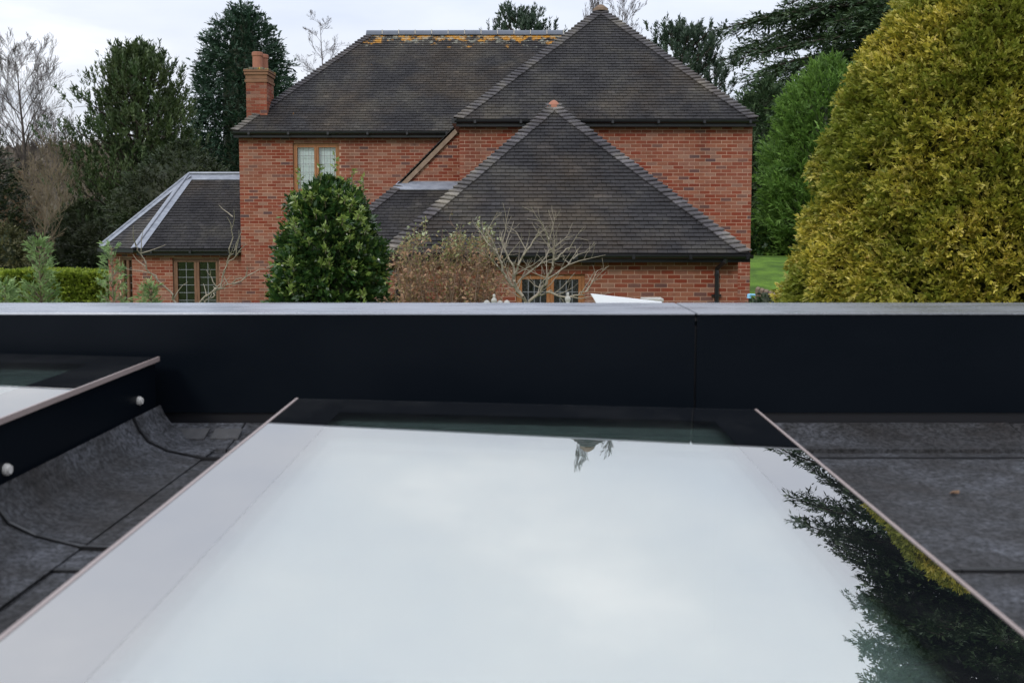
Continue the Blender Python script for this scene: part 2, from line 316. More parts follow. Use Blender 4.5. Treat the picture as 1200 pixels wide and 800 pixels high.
# ------------------------------------------------------------------ ground and hills
def gh(x, y):
    """terrain height"""
    s = lambda a, b, t: (lambda u: u * u * (3 - 2 * u))(np.clip((t - a) / (b - a), 0, 1))
    h = 1.6 * s(25, 38, y) * s(-14, 2, x) + 0.9 * s(28, 60, y) * (1 - s(-14, 2, x))
    h = h + 16.5 * s(85, 215, y) * (1.0 - 0.55 * s(-40, 60, x)) + 2.0 * np.sin(x * 0.02 + 1) * s(100, 200, y) + 1.0 * np.sin(x * .06) * s(100, 200, y)
    return h
def grid_axis(lo, hi, fine_lo, fine_hi, step):
    a = list(np.arange(fine_lo, fine_hi + 1e-6, step)); d = step
    while a[-1] < hi: d *= 1.35; a.append(a[-1] + d)
    d = step; b_ = []
    x = fine_lo
    while x > lo: d *= 1.35; x -= d; b_.append(x)
    return np.array(b_[::-1] + a)
gx = grid_axis(-2500, 2500, -60, 60, 2.0); gy = grid_axis(-400, 4000, 3.6, 120, 2.0)
XX, YY = np.meshgrid(gx, gy); ZZ = gh(XX, YY); ZZ[YY < 3.5] = 0
nv = np.stack([XX.ravel(), YY.ravel(), ZZ.ravel()], 1); nx_ = len(gx)
I = (np.arange(len(gy) - 1)[:, None] * nx_ + np.arange(nx_ - 1)[None, :]).ravel()
Qg = np.stack([I, I + 1, I + 1 + nx_, I + nx_], 1)
cy_ = nv[Qg].mean(1)[:, 1]
for nm, mask, mt in (('lawn_ground', cy_ < 75, 'grass'), ('hills', cy_ >= 75, 'hillside')):
    tag(link(nm, np_mesh(nm, nv, Qg[mask], smooth=True), mt), kind='structure')

# ------------------------------------------------------------------ brick house
UP = Vector((0, 0, 1))
D_G, D_W, D_M, D_E, D_T = 16.67, 20.80, 24.06, 24.22, 22.90
house = thing('brick_house', 'large red brick house with dark hipped tiled roofs and tall chimney behind the flat roof', 'house', (1.0, 20.8, 0))
BRK_N = 0
HW = 0.006
brick_vars = {}
def brick_mesh(k, w):
    key = (k, round(w, 3))
    if key not in brick_vars:
        m_ = MB(); a = (k + 0.5) / 12
        m_.box(-w / 2, w / 2, -0.004, 0.02, -0.0315, 0.0315, a); me = m_.mesh('brick'); me.materials.append(M['brick_clay']); brick_vars[key] = me
    return brick_vars[key]
def brick_wall(name, O, t, Lw, z0, z1, openings=(), single=None, clip=None, thick=0.25, zb=0.0, stuff_bricks=True, top_z=None):
    """wall with front face through O along unit t; normal = t x up ; bricks from z0 to z1 ; backing from zb"""
    global BRK_N
    t = Vector(t).normalized(); n = t.cross(UP).normalized(); O = Vector(O)
    if z0 == ZV: z0 = CAMZ - 0.102 * O.y
    rnd = random.Random(sum(map(ord, name)) + int(O.x * 10))
    def P(a, z, d): return Vector((O.x, O.y, 0)) + t * a + n * d + UP * z
    back = MB(); ztop = top_z or z1
    if clip is None:
        tr = 0.252 if name == 'side_wall' else 0.0
        for (a, b_, c, d) in rects_minus(tr, Lw - tr, zb, ztop, [(o[0], o[1], o[2], o[3]) for o in openings]):
            back.hexa([P(a, c, 0), P(b_, c, 0), P(b_, c, -thick), P(a, c, -thick), P(a, d, 0), P(b_, d, 0), P(b_, d, -thick), P(a, d, -thick)])
    else:
        pts = clip['poly']; fr = [P(a, z, 0) for a, z in pts]; bk = [P(a, z, -thick) for a, z in pts]
        back.poly(fr); back.poly(list(reversed(bk)))
        for i in range(len(pts)):
            j = (i + 1) % len(pts); back.poly([fr[i], bk[i], bk[j], fr[j]])
    w = back.build(name, 'mortar', house)
    st = MB(); k = 0; z = z1 - 0.070
    gauge, bl = 0.075, 0.225
    while z > z0:
        off = 0.0 if k % 2 == 0 else 0.1125
        a = -off
        while a < Lw:
            a0, a1 = max(a, 0.0), min(a + bl - 0.012, Lw)
            if a1 - a0 > 0.04:
                segs = [(a0, a1)]
                for o in openings:
                    if o[2] < z + 0.0325 < o[3]:
                        new = []
                        for (p, q) in segs:
                            if q <= o[0] or p >= o[1]: new.append((p, q))
                            else:
                                if p < o[0] - 0.03: new.append((p, o[0]))
                                if q > o[1] + 0.03: new.append((o[1], q))
                        segs = new
                for (p, q) in segs:
                    cxx, czz = (p + q) / 2, z + 0.0325
                    if clip and not clip['f'](cxx, czz): continue
                    rv = rnd.random(); dp = rnd.uniform(-0.0015, 0.002)
                    if single and BRK_N < 300 and single(czz):
                        o_ = bpy.data.objects.new('brick', brick_mesh(int(rv * 12), q - p)); C.objects.link(o_)
                        o_.parent = w; o_.matrix_parent_inverse = Matrix.Translation(-parent_loc(w)); o_.location = P(cxx, czz, dp); o_.rotation_euler.z = math.atan2(t.y, t.x); BRK_N += 1
                    else:
                        st.hexa([P(p, z + .001, 0.004 + dp), P(q, z + .001, 0.004 + dp), P(q, z, -0.02), P(p, z, -0.02), P(p, z + 0.064, 0.004 + dp), P(q, z + 0.064, 0.004 + dp), P(q, z + 0.065, -0.02), P(p, z + 0.065, -0.02)], rv)
            a += bl
        z -= gauge; k += 1
    if st.v: tag(st.build('brickwork', 'brick_clay', w), kind='stuff')
    return w
ZV = CAMZ - 1.62    # bricks are laid down to just below what the parapet hides

# eaves and apex points, from the photograph
g_eL, g_eR, g_ap = W(447, 296.5, 16.42), W(878, 296.5, 16.42), W(649, 123, 16.42 + 3.09)
w_eL, w_eR, w_ap = W(534, 139.5, 20.6), W(886.5, 139.5, 20.6), W(704, 11, 20.6 + 3.14)
m_eL = W(273, 153.5, 23.85); m_rL = W(434, 40, 27.15)
gwL, gwR = g_eL.x + 0.11, g_eR.x - 0.13
wwL, wwR = W(538.5, 150, D_W).x, W(881.6, 150, D_W).x
mwL = W(280, 160, D_M).x
gz, wz, mz = W(600, 301, D_G).z, W(600, 143.5, D_W).z, W(600, 157, D_M).z
ez = W(200, 294.5, D_E).z
# openings
def win_open(px0, px1, py0, D, hgt, x_origin): a = W(px0, py0, D); b_ = W(px1, py0, D); return (a.x - x_origin, b_.x - x_origin, a.z - hgt, a.z)
og = win_open(604.5, 685.5, 320, D_G, 1.05, gwL)
om = win_open(343, 397.5, 168, D_M, 1.20, mwL)
gar = brick_wall('garage_front_wall', (gwL, D_G, 0), (1, 0, 0), gwR - gwL, ZV, gz, [og], single=lambda z: z > W(600, 354.5, D_G).z)
brick_wall('side_wall', (gwR, D_G, 0), (0, 1, 0), D_W - D_G, ZV, gz)
brick_wall('side_wall', (gwL, D_W + 0.3, 0), (0, -1, 0), D_W + 0.3 - D_G, ZV, gz)
brick_wall('upper_wall', (wwL, D_W, 0), (1, 0, 0), wwR - wwL, ZV, wz)
brick_wall('side_wall', (wwR, D_W, 0), (0, 1, 0), 9.0, ZV, wz)
brick_wall('side_wall', (wwL, D_M, 0), (0, -1, 0), D_M - D_W, 2.5, wz)
brick_wall('main_wall', (mwL, D_M, 0), (1, 0, 0), wwL - mwL, ZV, mz, [om])
brick_wall('side_wall', (mwL, D_M + 6.2, 0), (0, -1, 0), 6.2, ZV, mz)
bk = MB(); bk.box(mwL, wwR, D_M + 6.0, D_M + 6.2, 0, mz); bk.build('rear_wall', 'mortar', house)
# lean-to gable with sloping brick top
tA, tB = W(474, 216, D_T), W(538.5, 151, D_T)
wl = tB.x - tA.x; slope_t = (tB.z - tA.z) / wl
brick_wall('gable_wall', (tA.x, D_T, 0), (1, 0, 0), wl, 3.6, tB.z, clip={'poly': [(0, 0), (wl, 0), (wl, tB.z), (0, tA.z)], 'f': lambda a, z: z < tA.z + slope_t * a - 0.04})
vb = MB(); dirt = Vector((wl, 0, tB.z - tA.z)).normalized()
vb.bar(tA - dirt * 0.1 + Vector((0, -0.05, 0.02)), tB + Vector((0.0, -0.05, 0.02)), 0.05, 0.10, up=Vector((0, 0, 1)))
vb.build('verge_board', 'verge_board', house)
vt = MB()
nrm = Vector((-dirt.z, 0, dirt.x))
Lt = (tB - tA).length; q = int(Lt / 0.1)
for i in range(-1, q + 1):
    p = tA + dirt * (i * 0.1) + nrm * 0.105
    vt.hexa([p + Vector((0, -0.10, 0)), p + dirt * 0.11 + Vector((0, -0.10, 0)) - nrm * .012, p + dirt * 0.11 + Vector((0, 1.1, 0)) - nrm * .012, p + Vector((0, 1.1, 0)), p + nrm * 0.02 + Vector((0, -0.10, 0)), p + dirt * 0.11 + nrm * .006 + Vector((0, -0.10, 0)), p + dirt * 0.11 + nrm * .006 + Vector((0, 1.1, 0)), p + nrm * 0.02 + Vector((0, 1.1, 0))], random.random())
vt.build('lean_to_roof', 'roof_tile', house)
# extension on the left, with a canted corner
E1 = W(160.5, 291, 24.05); E2 = Vector((0, 0, 0))
ang = R(33); Lc = 1.44
E1w = Vector((E1.x + 0.06, D_E, 0)); E2w = E1w + Vector((-math.cos(ang), math.sin(ang), 0)) * 1.36
oe = win_open(202, 257, 302, D_E, 1.5, E1w.x)
brick_wall('extension_wall', (E1w.x, E1w.y, 0), (1, 0, 0), mwL - E1w.x, ZV, ez, [oe])
oc = (0.48, 0.96, ez - 1.62, ez - 0.155)
cw_t = (math.cos(ang), -math.sin(ang), 0)
brick_wall('canted_wall', (E2w.x, E2w.y, 0), cw_t, 1.36, ZV, ez, [oc])
brick_wall('side_wall', (E2w.x, E2w.y + 2.6, 0), (0, -1, 0), 2.6, ZV, ez)

# ------------------------------------------------------------------ tiles
TILE_N = 0
TW, TG = 0.165, 0.100
tile_vars = {}
def tile_mesh(k, mat):
    if (k, mat) not in tile_vars:
        m_ = MB(); w = TW / 2 - 0.003; a = (k + .5) / 10
        m_.hexa([(-w, 0, 0.012), (w, 0, 0.012), (w, 0.118, -0.004), (-w, 0.118, -0.004), (-w, 0, 0.027), (w, 0, 0.027), (w, 0.118, 0.009), (-w, 0.118, 0.009)], a)
        me = m_.mesh('tile'); me.materials.append(M[mat]); tile_vars[(k, mat)] = me
    return tile_vars[(k, mat)]
def tiled_slope(parent, poly, mat='roof_tile', single=0, seed=1):
    """poly: planar convex polygon, first edge poly[0]->poly[1] is the eave seen left to right from outside"""
    global TILE_N
    rnd = random.Random(seed); O = poly[0]; e_ = (poly[1] - poly[0]).normalized(); n = e_.cross(poly[2] - poly[0]).normalized()
    if n.z < 0: n = -n
    u = n.cross(e_).normalized()
    if u.z < 0: u = -u
    pl = [((p - O).dot(e_), (p - O).dot(u)) for p in poly]; bmax = max(p[1] for p in pl)
    rot = Matrix((e_, u, n)).transposed().to_4x4(); st = MB(); j = 0; b_ = -0.02
    while b_ < bmax - 0.03:
        bb = max(b_ + 0.05, 0.001); xs = []
        for i in range(len(pl)):
            (xa, ya), (xb, yb) = pl[i], pl[(i + 1) % len(pl)]
            if (ya - bb) * (yb - bb) < 0: xs.append(xa + (xb - xa) * (bb - ya) / (yb - ya))
        if len(xs) >= 2:
            lo, hi = min(xs), max(xs); a = math.floor(lo / TW) * TW - (TW / 2 if j % 2 else 0)
            while a < hi:
                a0, a1 = max(a + 0.003, lo), min(a + TW - 0.003, hi)
                if a1 - a0 > 0.02:
                    rv = rnd.random(); l = rnd.uniform(-0.003, 0.004); sk = rnd.uniform(-0.003, 0.003)
                    if TILE_N < 300 and j < single and a1 - a0 > TW - 0.01:
                        o_ = bpy.data.objects.new('tile', tile_mesh(int(rv * 10), mat)); C.objects.link(o_); o_.parent = parent; o_.matrix_parent_inverse = Matrix.Translation(-parent_loc(parent))
                        o_.matrix_basis = Matrix.Translation(O + e_ * ((a0 + a1) / 2) + u * b_ + n * l) @ rot; TILE_N += 1
                    else:
                        def q(a_, bq, h): return O + e_ * a_ + u * bq + n * h
                        st.hexa([q(a0, b_ + sk, 0.012), q(a1, b_ - sk, 0.012), q(a1, b_ + .118, -0.004), q(a0, b_ + .118, -0.004), q(a0, b_ + sk, 0.027 + l), q(a1, b_ - sk, 0.027 + l), q(a1, b_ + .118, 0.009), q(a0, b_ + .118, 0.009)], rv)
                a += TW
        b_ += TG; j += 1
    if st.v: tag(st.build('tiling', mat, parent), kind='stuff')
def hip(parent, p0, p1, eA, eB, mat='hip_tile', w=0.19):
    """bonnet tiles from p0 (eave) to p1 (top); eA,eB horizontal directions along the two eaves, away from the hip"""
    p0, p1 = Vector(p0), Vector(p1); eA = Vector(eA).normalized(); eB = Vector(eB).normalized(); d = p1 - p0
    nA = eA.cross(d).normalized(); nA = nA if nA.z > 0 else -nA; nB = eB.cross(d).normalized(); nB = nB if nB.z > 0 else -nB
    sl = (d - eA * d.dot(eA)).length; cnt = max(3, int(sl / TG)); step = d / cnt; var = []
    for k in range(5):
        m_ = MB(); a = random.random(); s2 = step * 1.25; nM = (nA + nB).normalized()
        for e_, n_ in ((eA, nA), (eB, nB)):
            f0, f1 = nM * 0.080 - step * .12, s2 + nM * 0.024; l0, l1 = e_ * w + n_ * 0.052 - step * 0.12, s2 + e_ * w * 0.85 + n_ * 0.016; th = -UP * 0.020
            m_.hexa([f0 + th, l0 + th, l1 + th, f1 + th, f0, l0, l1, f1], a)
        me = m_.mesh('hip_tile'); me.materials.append(M[mat]); var.append(me)
    for i in range(cnt):
        o_ = bpy.data.objects.new('hip_tile', var[random.randrange(5)]); C.objects.link(o_); o_.parent = parent; o_.matrix_parent_inverse = Matrix.Translation(-parent_loc(parent))
        o_.location = p0 + step * i + Vector((random.uniform(-.006, .006), random.uniform(-.006, .006), random.uniform(-.003, .005)))
def slab(name, polys, mat='roof_under'):
    m_ = MB()
    for p in polys: m_.poly(p)
    return m_.build(name, mat, house)
def gutter(x0, x1, y, z, r=0.058, ends=True):
    m_ = MB(); n = 8; rings = []
    for x in (x0, x1):
        i = len(m_.v)
        for k in range(n + 1):
            t = math.pi * k / n; m_.v.append((x, y - r * math.cos(t), z - r * math.sin(t)))
        rings.append(i)
    for k in range(n): m_.f.append((rings[0] + k, rings[1] + k, rings[1] + k + 1, rings[0] + k + 1)); m_.a.append(.5)
    for i in rings: m_.f.append(tuple(i + k for k in range(n + 1))); m_.a.append(.5)
    x = x0 + 0.4
    while x < x1:
        m_.box(x, x + 0.05, y - r - 0.008, y + r + 0.02, z - r - 0.006, z + 0.006); x += 0.95
    m_.box(x0 + 0.03, x1 - 0.03, y + r + 0.004, y + r + 0.03, z - 0.12, z + 0.05)
    m_.box(x0 + 0.05, x1 - 0.05, y + r + 0.03, y + r + 0.25, z - 0.12, z - 0.105)
    return m_.build('gutter', 'gutter_black', house)
DOWN = Vector((0, 0, -0.03))
X_, Y_ = Vector((1, 0, 0)), Vector((0, 1, 0))
# garage roof
gb = g_ap.z - g_eL.z
gbL, gbR = Vector((g_eL.x, D_W, g_eL.z)), Vector((g_eR.x, D_W, g_eR.z)); gapB = Vector((g_ap.x, D_W, g_ap.z))
gro = slab('garage_roof', [[g_eL + DOWN, g_eR + DOWN, g_ap + DOWN], [g_eR + DOWN, gbR + DOWN, gapB + DOWN, g_ap + DOWN], [gbL + DOWN, g_eL + DOWN, g_ap + DOWN, gapB + DOWN]])
tiled_slope(gro, [g_eL, g_eR, g_ap], single=9, seed=3)
tiled_slope(gro, [g_eR, gbR, gapB, g_ap], seed=4); tiled_slope(gro, [gbL, g_eL, g_ap, gapB], seed=5)
hip(gro, g_eL, g_ap, X_, Y_); hip(gro, g_eR, g_ap, -X_, Y_)
def apex_cap(p, par, s=1.0):
    m_ = MB(); m_.lathe(p + Vector((0, 0, -0.05)), [(0.15 * s, -0.02), (0.135 * s, 0.05), (0.06 * s, 0.12), (0.02, 0.14)], 10); m_.build('apex_tile', 'terracotta' if s < 1.1 else 'stone_brown', par, smooth=False)
apex_cap(g_ap, gro, 0.95)
# wing roof
wbL, wbR = Vector((w_eL.x, 27.6, w_eL.z)), Vector((w_eR.x, 30.4, w_eR.z)); wrB = Vector((w_ap.x, 27.3, w_ap.z))
wro = slab('wing_roof', [[w_eL + DOWN, w_eR + DOWN, w_ap + DOWN], [w_eR + DOWN, wbR + DOWN, wrB + DOWN, w_ap + DOWN], [wbL + DOWN, w_eL + DOWN, w_ap + DOWN, wrB + DOWN], [wbR + DOWN, Vector((w_eL.x, 30.4, w_eL.z)), wrB + DOWN]])
tiled_slope(wro, [w_eL, w_eR, w_ap], seed=6)
tiled_slope(wro, [w_eR, wbR, wrB, w_ap], seed=7); tiled_slope(wro, [wbL, w_eL, w_ap, wrB], seed=8)
hip(wro, w_eL, w_ap, X_, Y_); hip(wro, w_eR, w_ap, -X_, Y_)
apex_cap(w_ap + Vector((0, 0, 0.02)), wro, 1.25)
# main roof
m_eR = Vector((w_ap.x, m_eL.y, m_eL.z)); m_rR = Vector((w_ap.x, m_rL.y, m_rL.z)); m_bL = Vector((m_eL.x, 30.4, m_eL.z)); m_bR = Vector((m_eR.x, 30.4, m_eL.z))
mro = slab('main_roof', [[m_eL + DOWN, m_eR + DOWN, m_rR + DOWN, m_rL + DOWN], [m_bL + DOWN, m_eL + DOWN, m_rL + DOWN], [m_bR + DOWN, m_bL + DOWN, m_rL + DOWN, m_rR + DOWN]])
tiled_slope(mro, [m_eL, m_eR, m_rR, m_rL], 'roof_tile_ridge', seed=9); tiled_slope(mro, [m_bL, m_eL, m_rL], seed=10)
hip(mro, m_eL, m_rL, X_, Y_, w=0.15)
x = m_rL.x - 0.1
rt = MB(); prof = [(-0.13, -0.075), (-0.09, 0.0), (-0.03, 0.045), (0.03, 0.045), (0.09, 0.0), (0.13, -0.075)]
for k in range(len(prof) - 1):
    (y0, z0), (y1, z1) = prof[k], prof[k + 1]; rt.hexa([(0, y0, z0 - .02), (0.425, y0, z0 - .02), (0.425, y1, z1 - .02), (0, y1, z1 - .02), (0, y0, z0), (0.425, y0, z0), (0.425, y1, z1), (0, y1, z1)])
rme = rt.mesh('ridge_tile'); rme.materials.append(M['ridge_blue'])
mb_ = MB(); mb_.box(0.425, 0.447, -0.11, 0.11, -0.07, 0.048); mme = mb_.mesh('ridge_mortar'); mme.materials.append(M['ridge_mortar'])
while x < wrB.x - 1.1:
    for nm, me in (('ridge_tile', rme), ('mortar_joint', mme)):
        o_ = bpy.data.objects.new(nm, me); C.objects.link(o_); o_.parent = mro; o_.matrix_parent_inverse = Matrix.Translation(-parent_loc(mro)); o_.location = (x, m_rL.y, m_rL.z + 0.05 + random.uniform(-.004, .004))
    x += 0.447
# link roof behind the bush
k_t = W(467, 217, D_T - 0.05); run = 1.55
k_e = k_t + Vector((-run, -run, -run * 0.916)); k_tR = Vector((wwL, k_t.y, k_t.z)); k_eR = Vector((wwL, k_e.y, k_e.z)); k_b = Vector((k_e.x, D_M, k_e.z)); k_tb = Vector((k_t.x, D_M, k_t.z))
lro = slab('link_roof', [[k_e + DOWN, k_eR + DOWN, k_tR + DOWN, k_t + DOWN], [k_b + DOWN, k_e + DOWN, k_t + DOWN, k_tb + DOWN]])
tiled_slope(lro, [k_e, k_eR, k_tR, k_t], seed=12); tiled_slope(lro, [k_b, k_e, k_t, k_tb], seed=13)
hip(lro, k_e, k_t, X_, Y_)
fl = MB(); a = k_t + Vector((-0.05, 0, 0.0)); 
fl.hexa([a + Vector((-.1, -0.17, -0.115)), Vector((wwL + .4, a.y - 0.17, a.z - 0.115)), Vector((wwL + .4, a.y + 0.02, a.z + .02)), a + Vector((0.05, 0.02, 0.02)), a + Vector((-.1, -0.17, -0.095)), Vector((wwL + .4, a.y - 0.17, a.z - 0.095)), Vector((wwL + .4, a.y + 0.02, a.z + 0.09)), a + Vector((0.05, 0.02, 0.09))])
fl.build('lead_flashing', 'lead', lro)
brick_wall('link_wall', (k_e.x + 0.15, k_e.y + 0.25, 0), (1, 0, 0), wwL - k_e.x - 0.15, ZV, k_e.z - 0.08)
gutter(k_e.x - 0.05, gwL - .3, k_e.y - 0.05, k_e.z - 0.05)
# extension roof
P0 = Vector((mwL - 0.01, 24.0, E1.z)); P1 = Vector((E1.x, 24.0, E1.z)); P2 = P1 + Vector((-math.cos(ang), math.sin(ang), 0)) * Lc
rp = W(222, 206, 26.05); PR = Vector((mwL - 0.01, rp.y, rp.z)); P3 = Vector((P2.x, 2 * rp.y - P2.y, P1.z)); P4 = Vector((P1.x, 2 * rp.y - P1.y, P1.z)); P5 = Vector((P0.x, P4.y, P1.z))
ero = slab('extension_roof', [[P1 + DOWN, P0 + DOWN, PR + DOWN, rp + DOWN], [P2 + DOWN, P1 + DOWN, rp + DOWN], [P3 + DOWN, P2 + DOWN, rp + DOWN], [P4 + DOWN, P3 + DOWN, rp + DOWN], [P5 + DOWN, P4 + DOWN, rp + DOWN, PR + DOWN]])
tiled_slope(ero, [P1, P0, PR, rp], seed=14); tiled_slope(ero, [P2, P1, rp], seed=15); tiled_slope(ero, [P3, P2, rp], seed=16)
def lead_roll(p, q, nA, nB, w=0.16):
    m_ = MB(); p, q = Vector(p), Vector(q); d = (q - p).normalized()
    for n_ in (nA, nB):
        s_ = n_ - d * n_.dot(d); s_.normalize(); lift = d.cross(s_).normalized(); lift = lift if lift.z > 0 else -lift
        m_.hexa([p + lift * .028, p + s_ * w + lift * .028, q + s_ * w + lift * .028, q + lift * .028, p + lift * .05, p + s_ * w + lift * .036, q + s_ * w + lift * .036, q + lift * .05])
    m_.tube([p + UP * .065, q + UP * .065], 0.035, 8)
    m_.build('lead_roll', 'lead', ero)
def slope_dir(e_, d):  # direction within the slope pointing away from the hip
    return e_
lead_roll(P1 + Vector((0, 0, 0)), rp, X_, (P2 - P1).normalized())
lead_roll(P2, rp, (P1 - P2).normalized(), Y_)
m_ = MB(); dn = (P1 - rp); sd_ = Vector((0, -2.05, P1.z - rp.z)).normalized()
m_.hexa([rp + UP * .03 + X_ * -.05, PR + UP * .03, PR + sd_ * .22 + UP * .035, rp + sd_ * .22 + UP * .035 + X_ * -.0, rp + UP * .05 + X_ * -.05, PR + UP * .05, PR + sd_ * .22 + UP * .045, rp + sd_ * .22 + UP * .045])
m_.tube([rp + UP * .065, PR + UP * .065], 0.035, 8); m_.build('lead_roll', 'lead', ero)
# gutters
gutter(g_eL.x - 0.02, g_eR.x + 0.05, 16.36, g_eL.z - 0.035); gutter(w_eL.x - 0.02, w_eR.x + 0.02, 20.54, w_eL.z - 0.035)
gutter(m_eL.x - 0.02, wwL + .2, 23.79, m_eL.z - 0.035); gutter(E1.x - 0.03, mwL - 0.02, 23.95, E1.z - 0.05)
m_ = MB()
for (p, q) in ((P2, P1),):
    nn = Vector((-math.sin(ang), -math.cos(ang), 0)); m_.bar(p + nn * .04 - UP * .06, q + nn * .04 - UP * .06, 0.09, 0.09)
m_.build('gutter', 'gutter_black', house)
m_ = MB(); gx_ = w_eL.x - 0.03; m_.bar((gx_, 20.5, w_eL.z - .05), (gx_, 23.7, w_eL.z - .05), 0.1, 0.1); m_.build('gutter', 'gutter_black', house)
# downpipes
def downpipe(px, D, ztop, jog):
    x = W(px, 340, D).x; y = D - 0.06; m_ = MB()
    m_.tube([(x + jog, 16.37 if D < 18 else y - .2, ztop + .02), (x + jog, 16.37 if D < 18 else y - .2, ztop - .06), (x, y, ztop - 0.19), (x, y, ztop - 0.3), (x, y, 0.05)], 0.036, 10)
    for dz in (0.27, 0.62): m_.tube([(x, y, ztop - dz), (x, y, ztop - dz - 0.05)], 0.045, 10)
    m_.box(x - .08, x + .08, y, y + .05, ztop - .66, ztop - .63); m_.build('downpipe', 'gutter_black', house)
downpipe(839, D_G, g_eL.z - 0.08, 0.09); downpipe(465.5, D_G, g_eL.z - 0.08, -0.1)

# windows
def window(x0, x1, z0, z1, y, mat, t=(1, 0, 0), O=None, panes=2, cols=3, row=0.2, blind=None, fw=0.055, sash=0.04, cames=True):
    t = Vector(t); n = t.cross(UP); base = Vector(O) if O is not None else Vector((0, 0, 0))
    def P(a, z, d): return Vector((base.x, base.y, 0)) + t * a + n * d + UP * z
    def bx(m_, a, b_, c, d, f, k): m_.hexa([P(a, c, f), P(b_, c, f), P(b_, c, k), P(a, c, k), P(a, d, f), P(b_, d, f), P(b_, d, k), P(a, d, k)])
    f = MB(); f0, f1 = -0.045, -0.125
    bx(f, x0, x1, z1 - fw, z1, f0, f1); bx(f, x0, x1, z0, z0 + fw, f0, f1); bx(f, x0, x0 + fw, z0 + fw, z1 - fw, f0, f1); bx(f, x1 - fw, x1, z0 + fw, z1 - fw, f0, f1)
    fr = f.build('window', mat, house, bevel=0.004)
    pw = (x1 - x0 - fw * 2) / panes
    for i in range(panes):
        a, b_ = x0 + fw + pw * i, x0 + fw + pw * (i + 1)
        s = MB(); g0, g1 = f0 + 0.008, f1 + 0.01; aa, bb, cc, dd = a + 0.002, b_ - 0.002, z0 + fw + 0.002, z1 - fw - 0.002
        sl = sash + (0.012 if 0 < i else 0); sr = sash + (0.012 if i < panes - 1 else 0)
        bx(s, aa, bb, dd - sash, dd, g0, g1); bx(s, aa, bb, cc, cc + sash, g0, g1); bx(s, aa, aa + sl, cc + sash, dd - sash, g0, g1); bx(s, bb - sr, bb, cc + sash, dd - sash, g0, g1)
        s.build('sash', mat, fr, bevel=0.003)
        ga, gb_, gc, gd = aa + sl, bb - sr, cc + sash, dd - sash
        g = MB(); g.poly([P(ga, gc, -.08), P(gb_, gc, -.08), P(gb_, gd, -.08), P(ga, gd, -.08)]); g.build('pane', 'window_glass', fr)
        if cames:
            c = MB(); cw = 0.011
            for k in range(1, cols): q_ = ga + (gb_ - ga) * k / cols; bx(c, q_ - cw / 2, q_ + cw / 2, gc, gd, -.072, -.0795)
            z = gd - row
            while z > gc: bx(c, ga, gb_, z - cw / 2, z + cw / 2, -.073, -.0793); z -= row
            c.build('lead_came', 'lead_came', fr)
        if blind:
            d = MB(); d.poly([P(ga - .05, gc + (0.0 if blind != 'part' else .3), -.17), P(gb_ + .05, gc, -.17), P(gb_ + .05, gd + .05, -.17), P(ga - .05, gd + .05, -.17)]); d.build('curtain', 'blind', fr)
    s = MB(); bx(s, x0 - .03, x1 + .03, z0 - .05, z0 - .003, 0.03, -.12); s.build('sill', 'stone_pale', fr)
    rm = MB(); bx(rm, x0 - .5, x1 + .5, z0 - .3, z1 + .2, -0.9, -0.92); rm.build('room_back', 'dark_room', fr)
    return fr
window(gwL + og[0], gwL + og[1], og[2], og[3], D_G, 'oak', O=(0, D_G, 0), cols=4, row=0.22, cames=True, sash=0.05)
window(mwL + om[0], mwL + om[1], om[2], om[3], D_M, 'oak', O=(0, D_M, 0), cols=3, row=0.2, blind='full')
window(E1w.x + oe[0], E1w.x + oe[1], oe[2], oe[3], D_E, 'oak_dark', O=(0, D_E, 0), cols=2, row=0.19, sash=0.05)
window(oc[0], oc[1], oc[2], oc[3], 0, 'oak_dark', t=cw_t, O=(E2w.x, E2w.y, 0), panes=2, cols=1, row=0.19, sash=0.03, fw=0.045)
# chimney
cp0, cp1 = W(288.5, 100, 24.3), W(312.5, 100, 24.3); cx0, cx1, cy0, cy1 = cp0.x, cp1.x, 24.3, 24.98
ctop = W(300, 82, 24.3).z; cb = W(300, 165, 24.3).z
def chim_face(ch, O, t, Lw, z0, z1):
    st = MB(); t = Vector(t); n = t.cross(UP); z = z1; k = 0
    while z > z0:
        a = -(0.1125 if k % 2 else 0)
        while a < Lw:
            a0, a1 = max(a, 0), min(a + .215, Lw)
            if a1 - a0 > .03:
                P = lambda q, zz, d: Vector((O[0], O[1], zz)) + t * q + n * d
                st.hexa([P(a0, z - .065, .008), P(a1, z - .065, .008), P(a1, z - .065, -.02), P(a0, z - .065, -.02), P(a0, z, .008), P(a1, z, .008), P(a1, z, -.02), P(a0, z, -.02)], random.random())
            a += .225
        z -= .075; k += 1
    tag(st.build('brickwork', 'brick_clay', ch), kind='stuff')
m_ = MB(); m_.box(cx0, cx1, cy0, cy1, cb, ctop); ch = m_.build('chimney', 'mortar', house)
chim_face(ch, (cx0, cy0), (1, 0, 0), cx1 - cx0, cb, ctop - .3); chim_face(ch, (cx1, cy0), (0, 1, 0), cy1 - cy0, cb, ctop - .3)
chim_face(ch, (cx0, cy1), (0, -1, 0), cy1 - cy0, cb, ctop - .3)
m_ = MB()
for i, (o_, a0, a1) in enumerate(((.03, -.30, -.235), (.012, -.22, -.13), (.04, -.12, -.055), (.055, -.045, 0.0))): m_.box(cx0 - o_, cx1 + o_, cy0 - o_, cy1 + o_, ctop + a0, ctop + a1, [.3, .65, .45, .7][i])
m_.build('corbel', 'mossy_brick', ch, bevel=.004)
m_ = MB()
for k in range(5): zz = random.uniform(0.02, 0.06); m_.box(cx0 - .05 + k * .125, cx0 + .065 + k * .125, cy0 - .05, cy1 + .05, ctop, ctop + zz)
m_.build('flaunching', 'chimney_cap', ch, bevel=.02)
